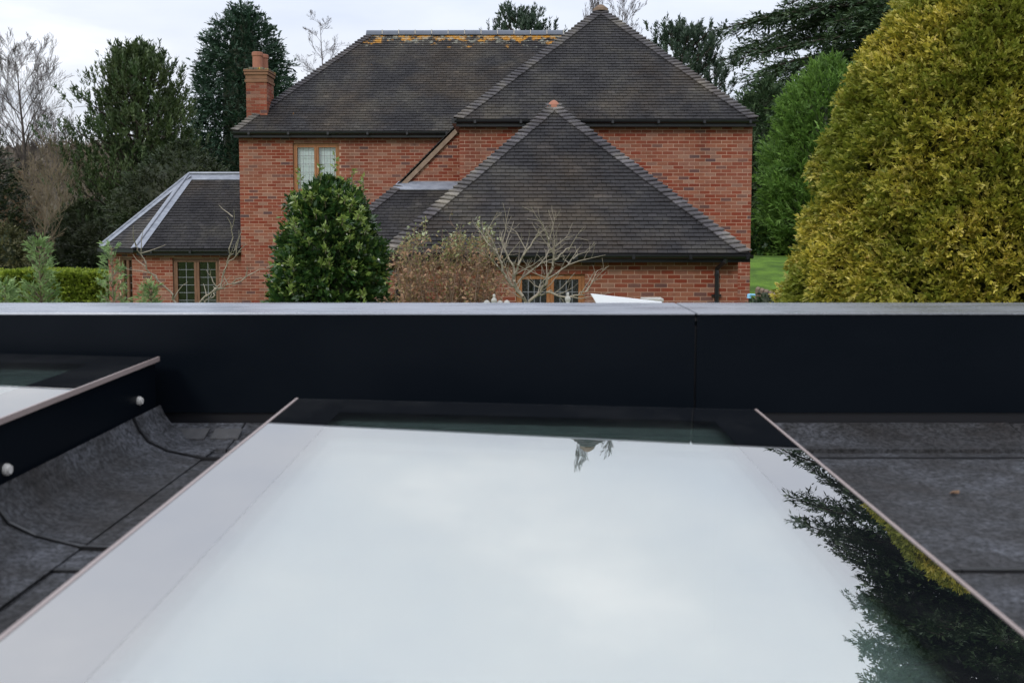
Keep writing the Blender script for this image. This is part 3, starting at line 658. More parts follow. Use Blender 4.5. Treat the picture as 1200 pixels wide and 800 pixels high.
for k, yy in ((0, cy0 + .17), (1, cy1 - .17)):
    m_ = MB(); m_.lathe((cx0 + 0.245 + k * .05, yy, ctop), [(.125, 0), (.122, .34), (.137, .36), (.137, .44), (.12, .45), (.09, .45)], 14); m_.build('chimney_pot', 'terracotta', ch, smooth=False)
print('bricks', BRK_N, 'tiles', TILE_N)
exec_mark = 1

# ------------------------------------------------------------------ near flat roof, parapet, rooflights
D_P = 2.26
par_t = W(600, 366.3, D_P).z; par_b = W(600, 483, D_P).z; ROOF_Z = CAMZ - 0.50
D_PB = 2.26
for _i in range(30):
    D_PB += 0.02
    if W(600, 354.8, D_PB).z <= par_t: break
roof = thing('flat_roof_extension', 'flat felt roof with black metal parapet in the foreground', 'flat roof', (0, 0, 0))
jx = W(815, 380, D_P).x
# rooflight frames
def rl_frame(FL, FR, u, length):
    return FL, FR, FR - u * length, FL - u * length
VPd = W(614, 252, 1.0) - Vector((0, 0, CAMZ)); uA = Vector((VPd.x, 1, VPd.z))
A_L, A_R = W(349, 467, 1.90), W(885, 480, 1.90)
lenA = 2.2
B_R = W(184.5, 418.5, 2.20); B_L = B_R + Vector((-0.89, 0, 0.021))
lenB = 2.2
def hole_of(FL, FR, u, ln, m):
    n1, n2 = FL - u * ln, FR - u * ln
    return (max(FL.x, n1.x) + m, min(FR.x, n2.x) - m, FL.y - ln + m, FL.y - m)
holes = [hole_of(A_L, A_R, uA, lenA, 0.055), hole_of(B_L, B_R, uA, lenB, 0.05)]
RX0, RX1, RY0 = -5.0, 5.5, -3.5
m_ = MB()
for (a, b_, c, d) in rects_minus(RX0, RX1, RY0, D_PB - 0.02, holes): m_.box(a, b_, c, d, ROOF_Z - 0.2, ROOF_Z - 0.006)
m_.build('deck', 'white_paint', roof)
# felt sheets, each lapping over the next
bounds = [RY0, -2.0, -1.0, 0.0, 0.72, 1.38, 2.045, D_P - 0.0]
for i in range(len(bounds) - 1):
    m_ = MB(); lift = 0.003 * (i % 2) 
    for (a, b_, c, d) in rects_minus(RX0, RX1, bounds[i] + 0.0, bounds[i + 1] - 0.004, holes): m_.box(a, b_, c, d, ROOF_Z - 0.005, ROOF_Z + lift)
    m_.build('felt_sheet', 'roofing_felt', roof)
m_ = MB()
for yb in bounds[1:-1]:
    rr = random.Random(int(yb * 100)); x = RX0
    while x < RX1:
        x2 = min(x + rr.uniform(.05, .14), RX1); w = rr.uniform(.004, .009)
        if not any(h[0] - .02 < x and x2 < h[1] + .02 and h[2] < yb < h[3] for h in holes): m_.box(x, x2, yb - w - 0.003, yb + w * rr.uniform(.1, .5), ROOF_Z - .002, ROOF_Z + 0.0042 + rr.uniform(0, .0006))
        x = x2
m_.build('felt_lap_bead', 'felt_joint', roof)
# sloping fillet against the parapet, in felt pieces
xs = [RX0, -2.9, -1.9, -0.62, -0.33, 0.42, 1.155, 2.3, 3.4, RX1]
for a, b_ in zip(xs, xs[1:]):
    m_ = MB(); n = 6; l = random.uniform(0, .003)
    pr = [(D_P - 0.16 + 0.155 * k / n, ROOF_Z + 0.006 + l + 0.026 * (k / n) ** 1.6) for k in range(n + 1)]
    for (y0, z0), (y1, z1) in zip(pr, pr[1:]): m_.hexa([(a + .002, y0, z0 - .01), (b_ - .002, y0, z0 - .01), (b_ - .002, y1, z1 - .01), (a + .002, y1, z1 - .01), (a + .002, y0, z0), (b_ - .002, y0, z0), (b_ - .002, y1, z1), (a + .002, y1, z1)])
    m_.build('felt_fillet', 'roofing_felt', roof)
m_ = MB(); m_.box(RX0, RX1, D_P + 0.004, D_P + 0.02, ROOF_Z - .1, par_t - 0.03); m_.build('parapet_core', 'gutter_black', roof)
# parapet fascia panels and cappings
for k, (a, b_) in enumerate(((RX0, jx - 0.0022), (jx + 0.0022, RX1))):
    m_ = MB(); m_.box(a, b_, D_P - 0.006, D_P + 0.002, par_b, par_t - 0.0035); m_.build('fascia_panel', 'powder_coat', roof, bevel=0.0012)
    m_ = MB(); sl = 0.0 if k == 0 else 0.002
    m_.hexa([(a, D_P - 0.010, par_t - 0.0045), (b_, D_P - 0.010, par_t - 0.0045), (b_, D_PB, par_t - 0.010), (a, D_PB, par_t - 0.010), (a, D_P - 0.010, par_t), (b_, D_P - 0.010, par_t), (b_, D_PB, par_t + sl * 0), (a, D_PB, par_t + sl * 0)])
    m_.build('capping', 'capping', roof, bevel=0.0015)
m_ = MB(); m_.box(jx - 0.02, jx + 0.02, D_P + 0.0, D_PB - .005, par_t - 0.02, par_t - 0.0125); m_.build('joint_strip', 'gutter_black', roof)
# building below
m_ = MB(); m_.box(RX0, RX1, D_PB - 0.12, D_PB - 0.02, 0, par_t - 0.013); m_.box(RX0, RX0 + 0.2, RY0, D_PB - 0.12, 0, ROOF_Z - .2); m_.box(RX1 - 0.2, RX1, RY0, D_PB - 0.12, 0, ROOF_Z - .2); m_.box(RX0, RX1, RY0 - .2, RY0, 0, ROOF_Z + .1)
m_.build('wall', 'render_white', roof)
m_ = MB(); m_.box(RX0 + .2, RX1 - .2, RY0, D_PB - .12, 0.02, 0.06); m_.build('room_floor', 'stone_pale', roof)

def rooflight(FL, FR, u, ln, label, kz, caps, side):
    t = thing('rooflight', label, 'skylight', ((FL.x + FR.x) / 2, FL.y - ln / 2, ROOF_Z), 'glass rooflights on the flat roof')
    e_ = (FR - FL).normalized(); w = (FR - FL).length; u = u.normalized(); n = e_.cross(u).normalized()
    n = n if n.z > 0 else -n
    def P(a, b_, h): return FL + e_ * a - u * b_ + n * h     # a from left, b back from the far edge
    bs, bf = 0.102, 0.118
    fr = MB(); TH = 0.006
    for (a, b_, c, d) in rects_minus(0, w, 0, ln, [(bs, w - bs, bf, ln - bf)]):
        o1 = .0004; fr.poly([P(a - o1 * (a > 0), d + o1 * (d < ln), .00012), P(b_ + o1 * (b_ < w), d + o1 * (d < ln), .00012), P(b_ + o1 * (b_ < w), c - o1 * (c > 0), .00012), P(a - o1 * (a > 0), c - o1 * (c > 0), .00012)])
    g = MB(); g.poly([P(bs, ln - bf, 0), P(w - bs, ln - bf, 0), P(w - bs, bf, 0), P(bs, bf, 0)])
    go = g.build('glass_pane', 'rooflight_glass', t); fr.build('black_border', 'frit', t)
    g2 = MB(); g2.poly([P(0.04, ln - .04, -.016), P(w - .04, ln - .04, -.016), P(w - .04, .04, -.016), P(.04, .04, -.016)]); g2.build('inner_glass_pane', 'rooflight_glass_lower', t)
    # ground glass edge all round
    ed = MB()
    def strip(a, b_, c, d, h0, h1): ed.hexa([P(a, d, h0), P(b_, d, h0), P(b_, c, h0), P(a, c, h0), P(a, d, h1), P(b_, d, h1), P(b_, c, h1), P(a, c, h1)])
    q = 0.0038
    strip(-q, 0, -q, ln + q, -.009, .0012); strip(w, w + q, -q, ln + q, -.009, .0012); strip(0, w, ln, ln + q, -.009, .0004); ed.build('glass_edge', 'glass_edge', t)
    ef = MB(); ef.hexa([P(0, 0, -.009), P(w, 0, -.009), P(w, -q, -.009), P(0, -q, -.009), P(0, 0, -.0005), P(w, 0, -.0005), P(w, -q, -.0005), P(0, -q, -.0005)]); ef.build('glass_edge', 'gutter_black', t)
    # kerb
    kb = MB(); i0, i1 = 0.004, 0.05
    def wallk(a, b_, c, d):
        top = [P(a, d, -.0095), P(b_, d, -.0095), P(b_, c, -.0095), P(a, c, -.0095)]; bot = [Vector((p.x, p.y, ROOF_Z - kz)) for p in top]; kb.hexa(bot + top)
    for (a, b_, c, d) in rects_minus(i0, w - i0, i0, ln - i0, [(i1, w - i1, i1, ln - i1)]): wallk(a, b_, c, d)
    kb.build('kerb', 'powder_coat', t)
    # plastered shaft
    sh = MB(); j0, j1 = 0.075, 0.09
    for (a, b_, c, d) in rects_minus(j0, w - j0, j0, ln - j0, [(j1, w - j1, j1, ln - j1)]):
        top = [P(a, d, -.04), P(b_, d, -.04), P(b_, c, -.04), P(a, c, -.04)]; bot = [Vector((p.x, p.y, ROOF_Z - .34)) for p in top]; sh.hexa(bot + top)
    sh.build('shaft_lining', 'white_paint', t)
    # felt dressed up the kerb
    if side:
        z1 = CAMZ - 0.415
        p0 = P(w + .001, -0.002, 0); p1 = P(w + .001, ln, 0); k = 8; cuts = [0, 0.16, 0.72, 1.6, 2.2]
        for c0, c1 in zip(cuts, cuts[1:]):
            fd = MB(); pr = [(0.0, z1 - ROOF_Z), (0.010, 0.062), (0.03, 0.035), (0.07, 0.015), (0.15, 0.004)]
            for (x0, z0), (x1, z_) in zip(pr, pr[1:]):
                a0 = p0.lerp(p1, c0 / ln + .001); a1 = p0.lerp(p1, c1 / ln - .001)
                def pt(a_, x, z, o): return Vector((a_.x + x, a_.y, ROOF_Z + z + o))
                fd.hexa([pt(a1, x0, z0, -.004), pt(a1, x1, z_, -.004), pt(a0, x1, z_, -.004), pt(a0, x0, z0, -.004), pt(a1, x0 + .003, z0, .002), pt(a1, x1 + .003, z_, .002), pt(a0, x1 + .003, z_, .002), pt(a0, x0 + .003, z0, .002)])
            fo = fd.build('felt_upstand', 'roofing_felt', t)
        for cc in cuts[1:-1]:
            jd = MB(); a_ = p0.lerp(p1, cc / ln); prev = None
            for (x, z_) in pr + [(0.21, 0.002)]:
                q = Vector((a_.x + x + .004, a_.y - (0.02 if x > .1 else 0), ROOF_Z + z_ + .003))
                if prev is not None: jd.bar(prev, q, 0.006, 0.005)
                prev = q
            jd.build('felt_joint', 'felt_joint', t)
    for (a, hz) in caps:
        m_ = MB(); p = P(w - .004, a, 0); p.z = hz
        m_.tube([p - e_ * .002, p + e_ * .005], 0.0095, 12); m_.tube([p + e_ * .005, p + e_ * .009], 0.007, 12); m_.build('screw_cap', 'cap_white', t, smooth=False)
    return t
rooflight(A_L, A_R, uA, lenA, 'wide central glass rooflight reflecting the pale sky and conifer', 0.0, [], False)
hz1 = W(163, 469, 2.10).z; hz2 = W(3, 548, 1.56).z
rooflight(B_L, B_R, uA, lenB, 'left hand glass rooflight with tall black kerb and pale screw caps', 0.0, [(0.105, hz1), (0.65, hz2), (1.2, hz2)], True)
# loose torn felt patches near the parapet
for (px0, px1, py) in ((188, 243, 496), (250, 282, 491)):
    a, b_ = W(px0, py, 2.19), W(px1, py, 2.19); m_ = MB(); n = 7; zz = ROOF_Z + .026; top = []; 
    rr = random.Random(px0)
    for k in range(n + 1): top.append(Vector((a.x + (b_.x - a.x) * k / n, 2.205 + rr.uniform(-.004, .004), zz + .006)))
    botm = [Vector((p.x, 2.165 + rr.uniform(-.006, .006), zz - .008)) for p in top]
    for k in range(n): m_.hexa([botm[k] - UP * .004, botm[k + 1] - UP * .004, top[k + 1] - UP * .004, top[k] - UP * .004, botm[k], botm[k + 1], top[k + 1], top[k]])
    m_.build('felt_patch', 'felt_pale', roof)

# ------------------------------------------------------------------ vegetation helpers
def unit(a): return a / np.maximum(np.linalg.norm(a, axis=-1, keepdims=True), 1e-9)
def rv(n): return RNG.normal(size=(n, 3))
def diamonds(P, D, Wd, ln, wd, fold=0.0):
    """P base, D direction, Wd width direction, lengths, widths -> verts,quads"""
    n = len(P); ln = np.broadcast_to(ln, n)[:, None]; wd = np.broadcast_to(wd, n)[:, None]
    v = np.empty((n, 4, 3)); v[:, 0] = P; v[:, 1] = P + D * ln * .45 + Wd * wd * .5; v[:, 2] = P + D * ln; v[:, 3] = P + D * ln * .45 - Wd * wd * .5
    return v.reshape(-1, 3), np.arange(n * 4).reshape(n, 4)
def leaf_mesh(name, v, att=None):
    n = len(v) // 4
    if att is None: att = RNG.random(n)
    return np_mesh(name, v, np.arange(n * 4).reshape(n, 4), att)
def fans(Cn, O, k, Lf, ll, lw, spread=0.4, plane_up=None, droop=0.0, brush=False, open_=0.8):
    """flat sprays (or bottle brushes) of k leaves at centres Cn heading O"""
    n = len(Cn); ax = unit(unit(O) + rv(n) * spread); 
    ref = np.tile(np.array([[0, 0, 1.0]]), (n, 1)) if plane_up else rv(n)
    if plane_up: ref = unit(ref + rv(n) * plane_up)
    side = unit(np.cross(ax, ref)); t = RNG.random((n, k)); s = np.where(RNG.random((n, k)) < .5, -1.0, 1.0)
    Lf = np.broadcast_to(Lf, n)
    if brush:
        ph = RNG.random((n, k)) * 2 * math.pi; s2 = unit(np.cross(ax, side)); sv = side[:, None] * np.cos(ph)[..., None] + s2[:, None] * np.sin(ph)[..., None]
        d = unit(ax[:, None] * .75 + sv * open_)
    else:
        sv = side[:, None] * s[..., None]; d = unit(ax[:, None] * .8 + sv * open_ * RNG.random((n, k, 1)) + RNG.normal(size=(n, k, 3)) * .15)
    P = Cn[:, None] + ax[:, None] * (t * Lf[:, None])[..., None]; P[..., 2] -= droop * (t ** 2) * Lf[:, None]
    nrm = np.cross(ax, side)[:, None] + RNG.normal(size=(n, k, 3)) * .35; w = unit(np.cross(d, nrm))
    l = ll * RNG.uniform(.6, 1.25, n * k)
    v, q = diamonds(P.reshape(-1, 3), d.reshape(-1, 3), w.reshape(-1, 3), l, lw * RNG.uniform(.7, 1.3, n * k))
    base = RNG.random(n); att = np.clip(base[:, None] * .65 + RNG.random((n, k)) * .35, 0, 1).ravel()
    return v, att
def seg_mesh(name, segs, k=4):
    """segs array (n,8): ax ay az bx by bz ra rb"""
    s = np.asarray(segs, float); A, B = s[:, :3], s[:, 3:6]; d = unit(B - A); ref = np.where(np.abs(d[:, 2:3]) > .9, [[1.0, 0, 0]], [[0, 0, 1.0]]); r = unit(np.cross(d, ref)); u = np.cross(r, d)
    V = np.empty((len(s), 2, k, 3))
    for j in range(k):
        t = 2 * math.pi * j / k; o_ = math.cos(t) * r + math.sin(t) * u; V[:, 0, j] = A + o_ * s[:, 6:7]; V[:, 1, j] = B + o_ * s[:, 7:8]
    base = (np.arange(len(s)) * 2 * k)[:, None]; Q = np.concatenate([base + np.array([[j, (j + 1) % k, k + (j + 1) % k, k + j]]) for j in range(k)], 0)
    return np_mesh(name, V.reshape(-1, 3), Q, np.full(len(Q), .5), smooth=True)
def branchy(p, d, ln, r, lev, maxlev, segs, rnd, up=0.15, nb=(3, 5), ang=0.6, shrink=0.62, wig=0.12, tips=None, minr=0.004, start=0.25):
    """recursive leafless branch; appends segments"""
    n = 5 if lev == 0 else (4 if lev < 2 else 3); pts = [Vector(p)]; d = Vector(d).normalized(); q = Vector(p); dirs = []
    for i in range(n):
        d = (d + Vector((rnd.gauss(0, wig), rnd.gauss(0, wig), rnd.gauss(0, wig) + up * (0.3 if lev == 0 else 0.5) / n * 2))).normalized(); q = q + d * ln / n; pts.append(q); dirs.append(d.copy())
    for i in range(n):
        ra = max(r * (1 - .75 * i / n), minr); rb = max(r * (1 - .75 * (i + 1) / n), minr); segs.append((*pts[i], *pts[i + 1], ra, rb))
    if tips is not None and lev >= maxlev - 1: tips.append((pts[-1], d.copy()))
    if lev >= maxlev: return
    cnt = rnd.randint(*nb) + (4 if lev == 0 else 0)
    for c in range(cnt):
        f = start + (1 - start) * (c + rnd.random()) / cnt; i = min(int(f * n), n - 1); pp = pts[i].lerp(pts[i + 1], f * n - i)
        az = rnd.uniform(0, 2 * math.pi); dd = dirs[i]; side = dd.orthogonal().normalized(); side.rotate(Matrix.Rotation(az, 3, dd)); a = ang * rnd.uniform(.7, 1.3)
        nd = dd * math.cos(a) + side * math.sin(a)
        branchy(pp, nd, ln * shrink * rnd.uniform(.6, 1.1) * (1.15 - .5 * f), r * .5 * (1.1 - .5 * f), lev + 1, maxlev, segs, rnd, up, nb, ang, shrink, wig, tips, minr, .12)
def bare_tree(label, base, ht, spread, seed, mat='bark_birch', maxlev=4, nb=(4, 6), r0=None, ang=0.7, up=.25, cat='tree', name='bare_tree', group=None, minr=0.006, wig=.1, first=0.25, lean=(0, 0)):
    rnd = random.Random(seed); t = thing(name, label, cat, base, group); segs = []; r0 = r0 or ht * .013
    b0 = Vector(base); n = 10; pts = [b0.copy()]; d = Vector((lean[0], lean[1], 1)).normalized()
    for i in range(n): d = (d + Vector((rnd.gauss(0, .03), rnd.gauss(0, .03), .02))).normalized(); pts.append(pts[-1] + d * ht / n)
    tr = [(*pts[i], *pts[i + 1], r0 * (1 - .93 * (i / n)), r0 * (1 - .93 * (i + 1) / n)) for i in range(n)]
    link('trunk', seg_mesh('trunk', tr, 8), mat, t)
    cnt = int(26 if maxlev > 2 else 34)
    for c in range(cnt):
        f = first + (1 - first) * (c + rnd.random() * .8) / cnt; i = min(int(f * n), n - 1); pp = pts[i].lerp(pts[i + 1], f * n - i); az = c * 2.4 + rnd.uniform(-.4, .4)
        prof = math.sin(math.pi * min(1, (1.02 - f) / (1.02 - first) * .8 + .12)) ; ln = spread * max(.18, prof)
        a = ang * rnd.uniform(.8, 1.15); nd = Vector((math.cos(az) * math.sin(a), math.sin(az) * math.sin(a), math.cos(a)))
        branchy(pp, nd, ln, r0 * .42 * (1.05 - f) + minr, 1, maxlev, segs, rnd, up, nb, .55, .6, wig, None, minr, .15)
    link('crown', seg_mesh('crown', segs, 3), mat, t); return t

# ------------------------------------------------------------------ vegetation
def G(x, y): return float(gh(np.array(x), np.array(y)))
def on_ground(px, D): 
    p = W(px, 300, D); return Vector((p.x, D, G(p.x, D)))
# golden conifer, right foreground
def clumpy(P, m, hgt, rad, rg):
    c = P[rg.choice(len(P), m, replace=False)]; out = np.empty(len(P))
    for i in range(0, len(P), 4000):
        q = P[i:i + 4000]; d2 = ((q ** 2).sum(1)[:, None] + (c ** 2).sum(1)[None] - 2 * q @ c.T).min(1); out[i:i + 4000] = np.sqrt(np.maximum(d2, 0))
    return hgt * (1 - np.minimum(out / rad, 1.3) ** 2)
def profile_tree(name, label, cat, base, prof, n, k, Lf, ll, lw, mat, core='dark_leaf', spread=.45, inner=.25, lump=.12, plane=None, upb=.25, group=None, droop=0.1, seed=1, open_=.8, corek=.8, lobes=7, face=None, clump=None):
    """prof: list of (z, r) ; sprays over a lumpy surface of revolution"""
    t = thing(name, label, cat, base, group); zs = np.array([p[0] for p in prof]); rs = np.array([p[1] for p in prof]); rg = np.random.default_rng(seed)
    ar = np.cumsum(rs[:-1] + rs[1:]) ; ar = ar * 1.0
    w = (rs[:-1] + rs[1:] + .05) * np.hypot(np.diff(zs), np.diff(rs)); idx = rg.choice(len(w), n, p=w / w.sum()); f = rg.random(n); z = zs[idx] + (zs[idx + 1] - zs[idx]) * f; r = rs[idx] + (rs[idx + 1] - rs[idx]) * f
    az = (rg.random(n) * 2 * math.pi if face is None else -math.pi / 2 + face[0] + (face[1] - face[0]) * rg.random(n)); ph = rg.random(6) * 6.28; lm = 1 + lump * (np.sin(az * 3 + z * 2.1 + ph[0]) * .4 + np.sin(az * lobes - z * 3.3 + ph[1]) * .35 + np.sin(z * 7 + az * 5 + ph[2]) * .3 + np.sin(z * 15 + az * 13 + ph[3]) * .25)
    dep = rg.random(n) ** 2 * inner; rr = np.maximum(r * lm - dep, .01)
    P = np.stack([np.cos(az) * rr, np.sin(az) * rr, z], 1) + np.array(base); sl = np.interp(z, (zs[:-1] + zs[1:]) / 2, -np.diff(rs) / np.maximum(np.diff(zs), 1e-3)); O = np.stack([np.cos(az), np.sin(az), np.clip(sl, -1, 3) * .6 + upb], 1)
    if clump:
        Q0 = P - O * 0; bump = clumpy(P * np.array([1, 1, .8]), clump[0], clump[1], clump[2], rg); ou = unit(O * np.array([1, 1, .3])); P = P + ou * (bump - clump[1] * .6)[:, None]; keep = bump > -clump[1] * .45; P = P[keep]; O = O[keep]
    v, att = fans(P, O, k, Lf, ll, lw, spread, plane, droop, open_=open_)
    link('crown', leaf_mesh('crown', v, att), mat, t)
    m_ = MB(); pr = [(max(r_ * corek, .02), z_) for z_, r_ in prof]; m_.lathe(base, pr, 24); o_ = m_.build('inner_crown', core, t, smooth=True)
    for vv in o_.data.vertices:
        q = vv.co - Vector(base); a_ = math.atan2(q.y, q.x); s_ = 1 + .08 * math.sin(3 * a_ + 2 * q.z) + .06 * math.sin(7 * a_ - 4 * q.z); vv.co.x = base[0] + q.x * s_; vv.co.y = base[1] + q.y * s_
    m_ = MB(); m_.tube([Vector(base) - UP * .1, Vector(base) + UP * (prof[-1][0] * .9)], max(.05, max(rs) * .06), 8); m_.build('trunk', 'bark_dark', t)
    return t
GB = Vector((4.95, 10.0, 0.0))
def grow_prof(pts, D, bx, base_z=0):
    return [(W(bx, y, D).z - base_z, abs(W(x, y, D).x - W(bx, y, D).x)) for x, y in pts]
cxp = 1165
gp = [(0.05, 1.7)] + [(CAMZ + (260 - y) / 1150 * 10 , max(.05, (cxp - x) / 1150 * 9.7 - .20)) for x, y in ((908, 420), (914, 350), (922, 300), (932, 250), (944, 200), (962, 150), (984, 100), (1012, 50), (1047, 0), (1078, -35), (1108, -58), (1140, -72), (1162, -78))]
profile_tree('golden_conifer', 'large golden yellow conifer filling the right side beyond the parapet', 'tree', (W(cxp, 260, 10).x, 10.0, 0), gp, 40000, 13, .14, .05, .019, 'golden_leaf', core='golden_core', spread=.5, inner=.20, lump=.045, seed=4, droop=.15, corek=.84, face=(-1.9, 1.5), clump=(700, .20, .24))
# leylandii, fresh green, behind it
DL = 41; b_ = on_ground(968, DL)
lp = [(0.0, 1.9)] + [(W(968, y, DL).z - b_.z, max(.04, (968 - x) / 1150 * DL)) for x, y in ((916, 292), (908, 270), (903, 240), (906, 200), (913, 170), (921, 140), (929, 118), (941, 100), (955, 88), (967, 82))]
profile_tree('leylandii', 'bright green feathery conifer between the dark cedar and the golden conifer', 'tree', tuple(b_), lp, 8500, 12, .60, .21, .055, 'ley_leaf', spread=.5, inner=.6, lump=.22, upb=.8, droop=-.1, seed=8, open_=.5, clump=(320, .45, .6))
# cedar
def cedar(base, ht, prof, label, nb=250, seed=5):
    rnd = random.Random(seed); t = thing('cedar_tree', label, 'tree', base); b0 = Vector(base); segs = []; Cn = []; O = []
    link('trunk', seg_mesh('trunk', [(*(b0 + UP * ht * i / 10), *(b0 + UP * ht * (i + 1) / 10), .55 * (1 - i / 10.5), .55 * (1 - (i + 1) / 10.5)) for i in range(10)], 10), 'bark_dark', t)
    for c in range(nb):
        f = (c + rnd.random() * .6) / nb; z = ht * (.10 + .89 * f); az = c * 2.39996 + rnd.uniform(-.3, .3); az = az if rnd.random() < .3 else rnd.uniform(R(100), R(290)); Lb = float(np.interp(z, [p[0] for p in prof], [p[1] for p in prof])) * rnd.uniform(.62, 1.04)
        d = Vector((math.cos(az), math.sin(az), .16 + .5 * f)); p = b0 + UP * z; n = 9; pts = [p.copy()]
        for i in range(n):
            d = Vector((d.x + rnd.gauss(0, .07), d.y + rnd.gauss(0, .07), d.z - .055 - .03 * f)).normalized(); p = p + d * Lb / n; pts.append(p.copy()); r = .13 * (Lb / 10) * (1 - i / n) + .018; segs.append((*pts[-2], *pts[-1], r, r * .85))
        ns = int(9 + Lb * 2.2)
        for s in range(ns):
            g = .16 + .84 * (s + rnd.random()) / ns; i = min(int(g * n), n - 1); q = pts[i].lerp(pts[i + 1], g * n - i); dd = (pts[i + 1] - pts[i]).normalized(); sd_ = dd.cross(UP).normalized() * (1 if s % 2 else -1)
            ls = (0.5 + Lb * .20 * (1.15 - g)) * rnd.uniform(.6, 1.2); sdv = (dd * .75 + sd_ * rnd.uniform(.5, 1.1) + UP * rnd.uniform(-.12, .1)).normalized(); q2 = q + sdv * ls * .55; q3 = q2 + (sdv + UP * -.28).normalized() * ls * .45
            segs.append((*q, *q2, .022, .014)); segs.append((*q2, *q3, .014, .008))
            m = int(4 + ls * 4.5)
            for k in range(m):
                h = (k + rnd.random()) / m; pp = q.lerp(q2, h / .55) if h < .55 else q2.lerp(q3, (h - .55) / .45); Cn.append((pp.x + rnd.gauss(0, .05), pp.y + rnd.gauss(0, .05), pp.z + rnd.gauss(0, .05))); o_ = sdv * .8 + Vector((rnd.gauss(0, .6), rnd.gauss(0, .6), rnd.uniform(-.25, .25))); O.append(tuple(o_))
    v, att = fans(np.array(Cn), np.array(O), 11, .60, .30, .075, .25, .3, .22)
    print('cedar', len(Cn)); link('crown', leaf_mesh('crown', v, att), 'cedar_leaf', t); link('branches', seg_mesh('branches', segs, 4), 'bark_dark', t)
D_C = 52; KC = D_C / 42
cb_ = on_ground(1205, D_C)
cedar(tuple(cb_), 26.0 * KC, [(z_ * KC, r_ * KC * (.97 if z_ > 10 else 1)) for z_, r_ in [(0, 11), (5, 12.6), (8, 13.3), (9.6, 13.4), (10.4, 11.6), (12, 10.0), (15, 8.8), (18, 6.6), (21, 5.0), (24, 3.0), (26, 1.0)]], 'huge dark cedar with spreading drooping branches behind the golden conifer')
# pines
def pine(base, ht, prof, label, nsh, seed, mat='pine_leaf', shoot=.66, group=None, first=.12, k=26, ll=.20, lw=.055):
    rnd = random.Random(seed); t = thing('pine_tree', label, 'tree', base, group); b0 = Vector(base); segs = []; Cn = []; O = []
    link('trunk', seg_mesh('trunk', [(*(b0 + UP * ht * i / 10), *(b0 + UP * ht * (i + 1) / 10), ht * .017 * (1 - i / 10.3), ht * .017 * (1 - (i + 1) / 10.3)) for i in range(10)], 8), 'bark_dark', t)
    nb = int(nsh / 26)
    for c in range(nb):
        f = (c + rnd.random()) / nb; z = ht * (first + (.97 - first) * f); az = c * 2.39996 + rnd.uniform(-.4, .4); Lb = float(np.interp(z / ht, [p[0] for p in prof], [p[1] for p in prof])) * rnd.uniform(.65, 1.1)
        d = Vector((math.cos(az), math.sin(az), .15)); p = b0 + UP * (z - Lb * .25); n = 6; pts = [p.copy()]
        for i in range(n): d = (d + Vector((rnd.gauss(0, .1), rnd.gauss(0, .1), .07 + .05 * f))).normalized(); p = p + d * Lb / n; pts.append(p.copy()); segs.append((*pts[-2], *pts[-1], .06 * (1 - i / n) + .012, .06 * (1 - (i + 1) / n) + .012))
        for s in range(10):
            g = .25 + .75 * rnd.random() ** .7; i = min(int(g * n), n - 1); q = pts[i].lerp(pts[i + 1], g * n - i); off = Vector((rnd.gauss(0, 1), rnd.gauss(0, 1), rnd.gauss(0.1, .45))) * Lb * .13; e_ = q + off; segs.append((*q, *e_, .012, .008))
            for z_ in range(2): Cn.append((e_.x + rnd.gauss(0, .2), e_.y + rnd.gauss(0, .2), e_.z + rnd.gauss(0, .12))); O.append((off.x * .4 + d.x * .3, off.y * .4 + d.y * .3, 1.0))
    for k_ in range(10): Cn.append((b0.x + rnd.gauss(0, .12), b0.y + rnd.gauss(0, .12), b0.z + ht * (.92 + .006 * k_))); O.append((rnd.gauss(0, .3), rnd.gauss(0, .3), 1))
    v, att = fans(np.array(Cn), np.array(O), k, shoot, ll, lw, .13, brush=True, open_=.5)
    link('crown', leaf_mesh('crown', v, att), mat, t); link('branches', seg_mesh('branches', segs, 4), 'bark_dark', t)
DPI = 46
pb = on_ground(167, DPI); ztop = W(175, 60, DPI).z - pb.z
pine(tuple(pb), ztop, [(0, 3.6), (.2, 3.9), (.38, 3.9), (.5, 3.6), (.62, 3.2), (.75, 2.5), (.88, 1.5), (1, .5)], 'broad dark pine with upright shoots left of the tall round topped conifer', 3600, 3)
for (px, py, D, wdt, lb, sd_) in ((612, 12, 52, 2.6, 'small pine top showing above the main roof ridge', 21), (798, 30, 50, 2.7, 'rounded blue green pine crown beside the right roof hip', 22)):
    q = on_ground(px, D); pine(tuple(q), W(px, py, D).z - q.z, [(0, wdt), (.6, wdt), (.8, wdt * .95), (.9, wdt * .7), (1, wdt * .25)], lb, 1500, sd_, 'pine_blue', shoot=.5, first=.45)
# tall round-topped conifer (sequoia like)
sq = on_ground(290, 56); D = 56
sp_ = [(0, 2.2)] + [(W(290, y, D).z - sq.z, (w_ / 2) / 1150 * D) for w_, y in ((112, 210), (108, 160), (104, 120), (88, 80), (66, 50), (40, 30), (14, 18), (3, 14))]
profile_tree('tall_conifer', 'tall dense blue green conifer standing directly behind the chimney', 'tree', tuple(sq), sp_, 8200, 12, .62, .24, .07, 'seq_leaf', spread=.5, inner=1.3, lump=.2, plane=.6, upb=.15, droop=.12, seed=31, corek=.45, lobes=9, clump=(260, .7, 1.0))
# left-edge conifer
q = on_ground(-22, 38); profile_tree('spruce_tree', 'dark spruce cut by the left edge of the picture', 'tree', tuple(q), [(0, 1.9), (1.0, 2.0), (3, 1.6), (5, 1.0), (6.3, .4), (7, .05)], 3000, 11, .5, .17, .045, 'dark_leaf', spread=.5, inner=.9, lump=.22, plane=.4, seed=33, corek=.4)
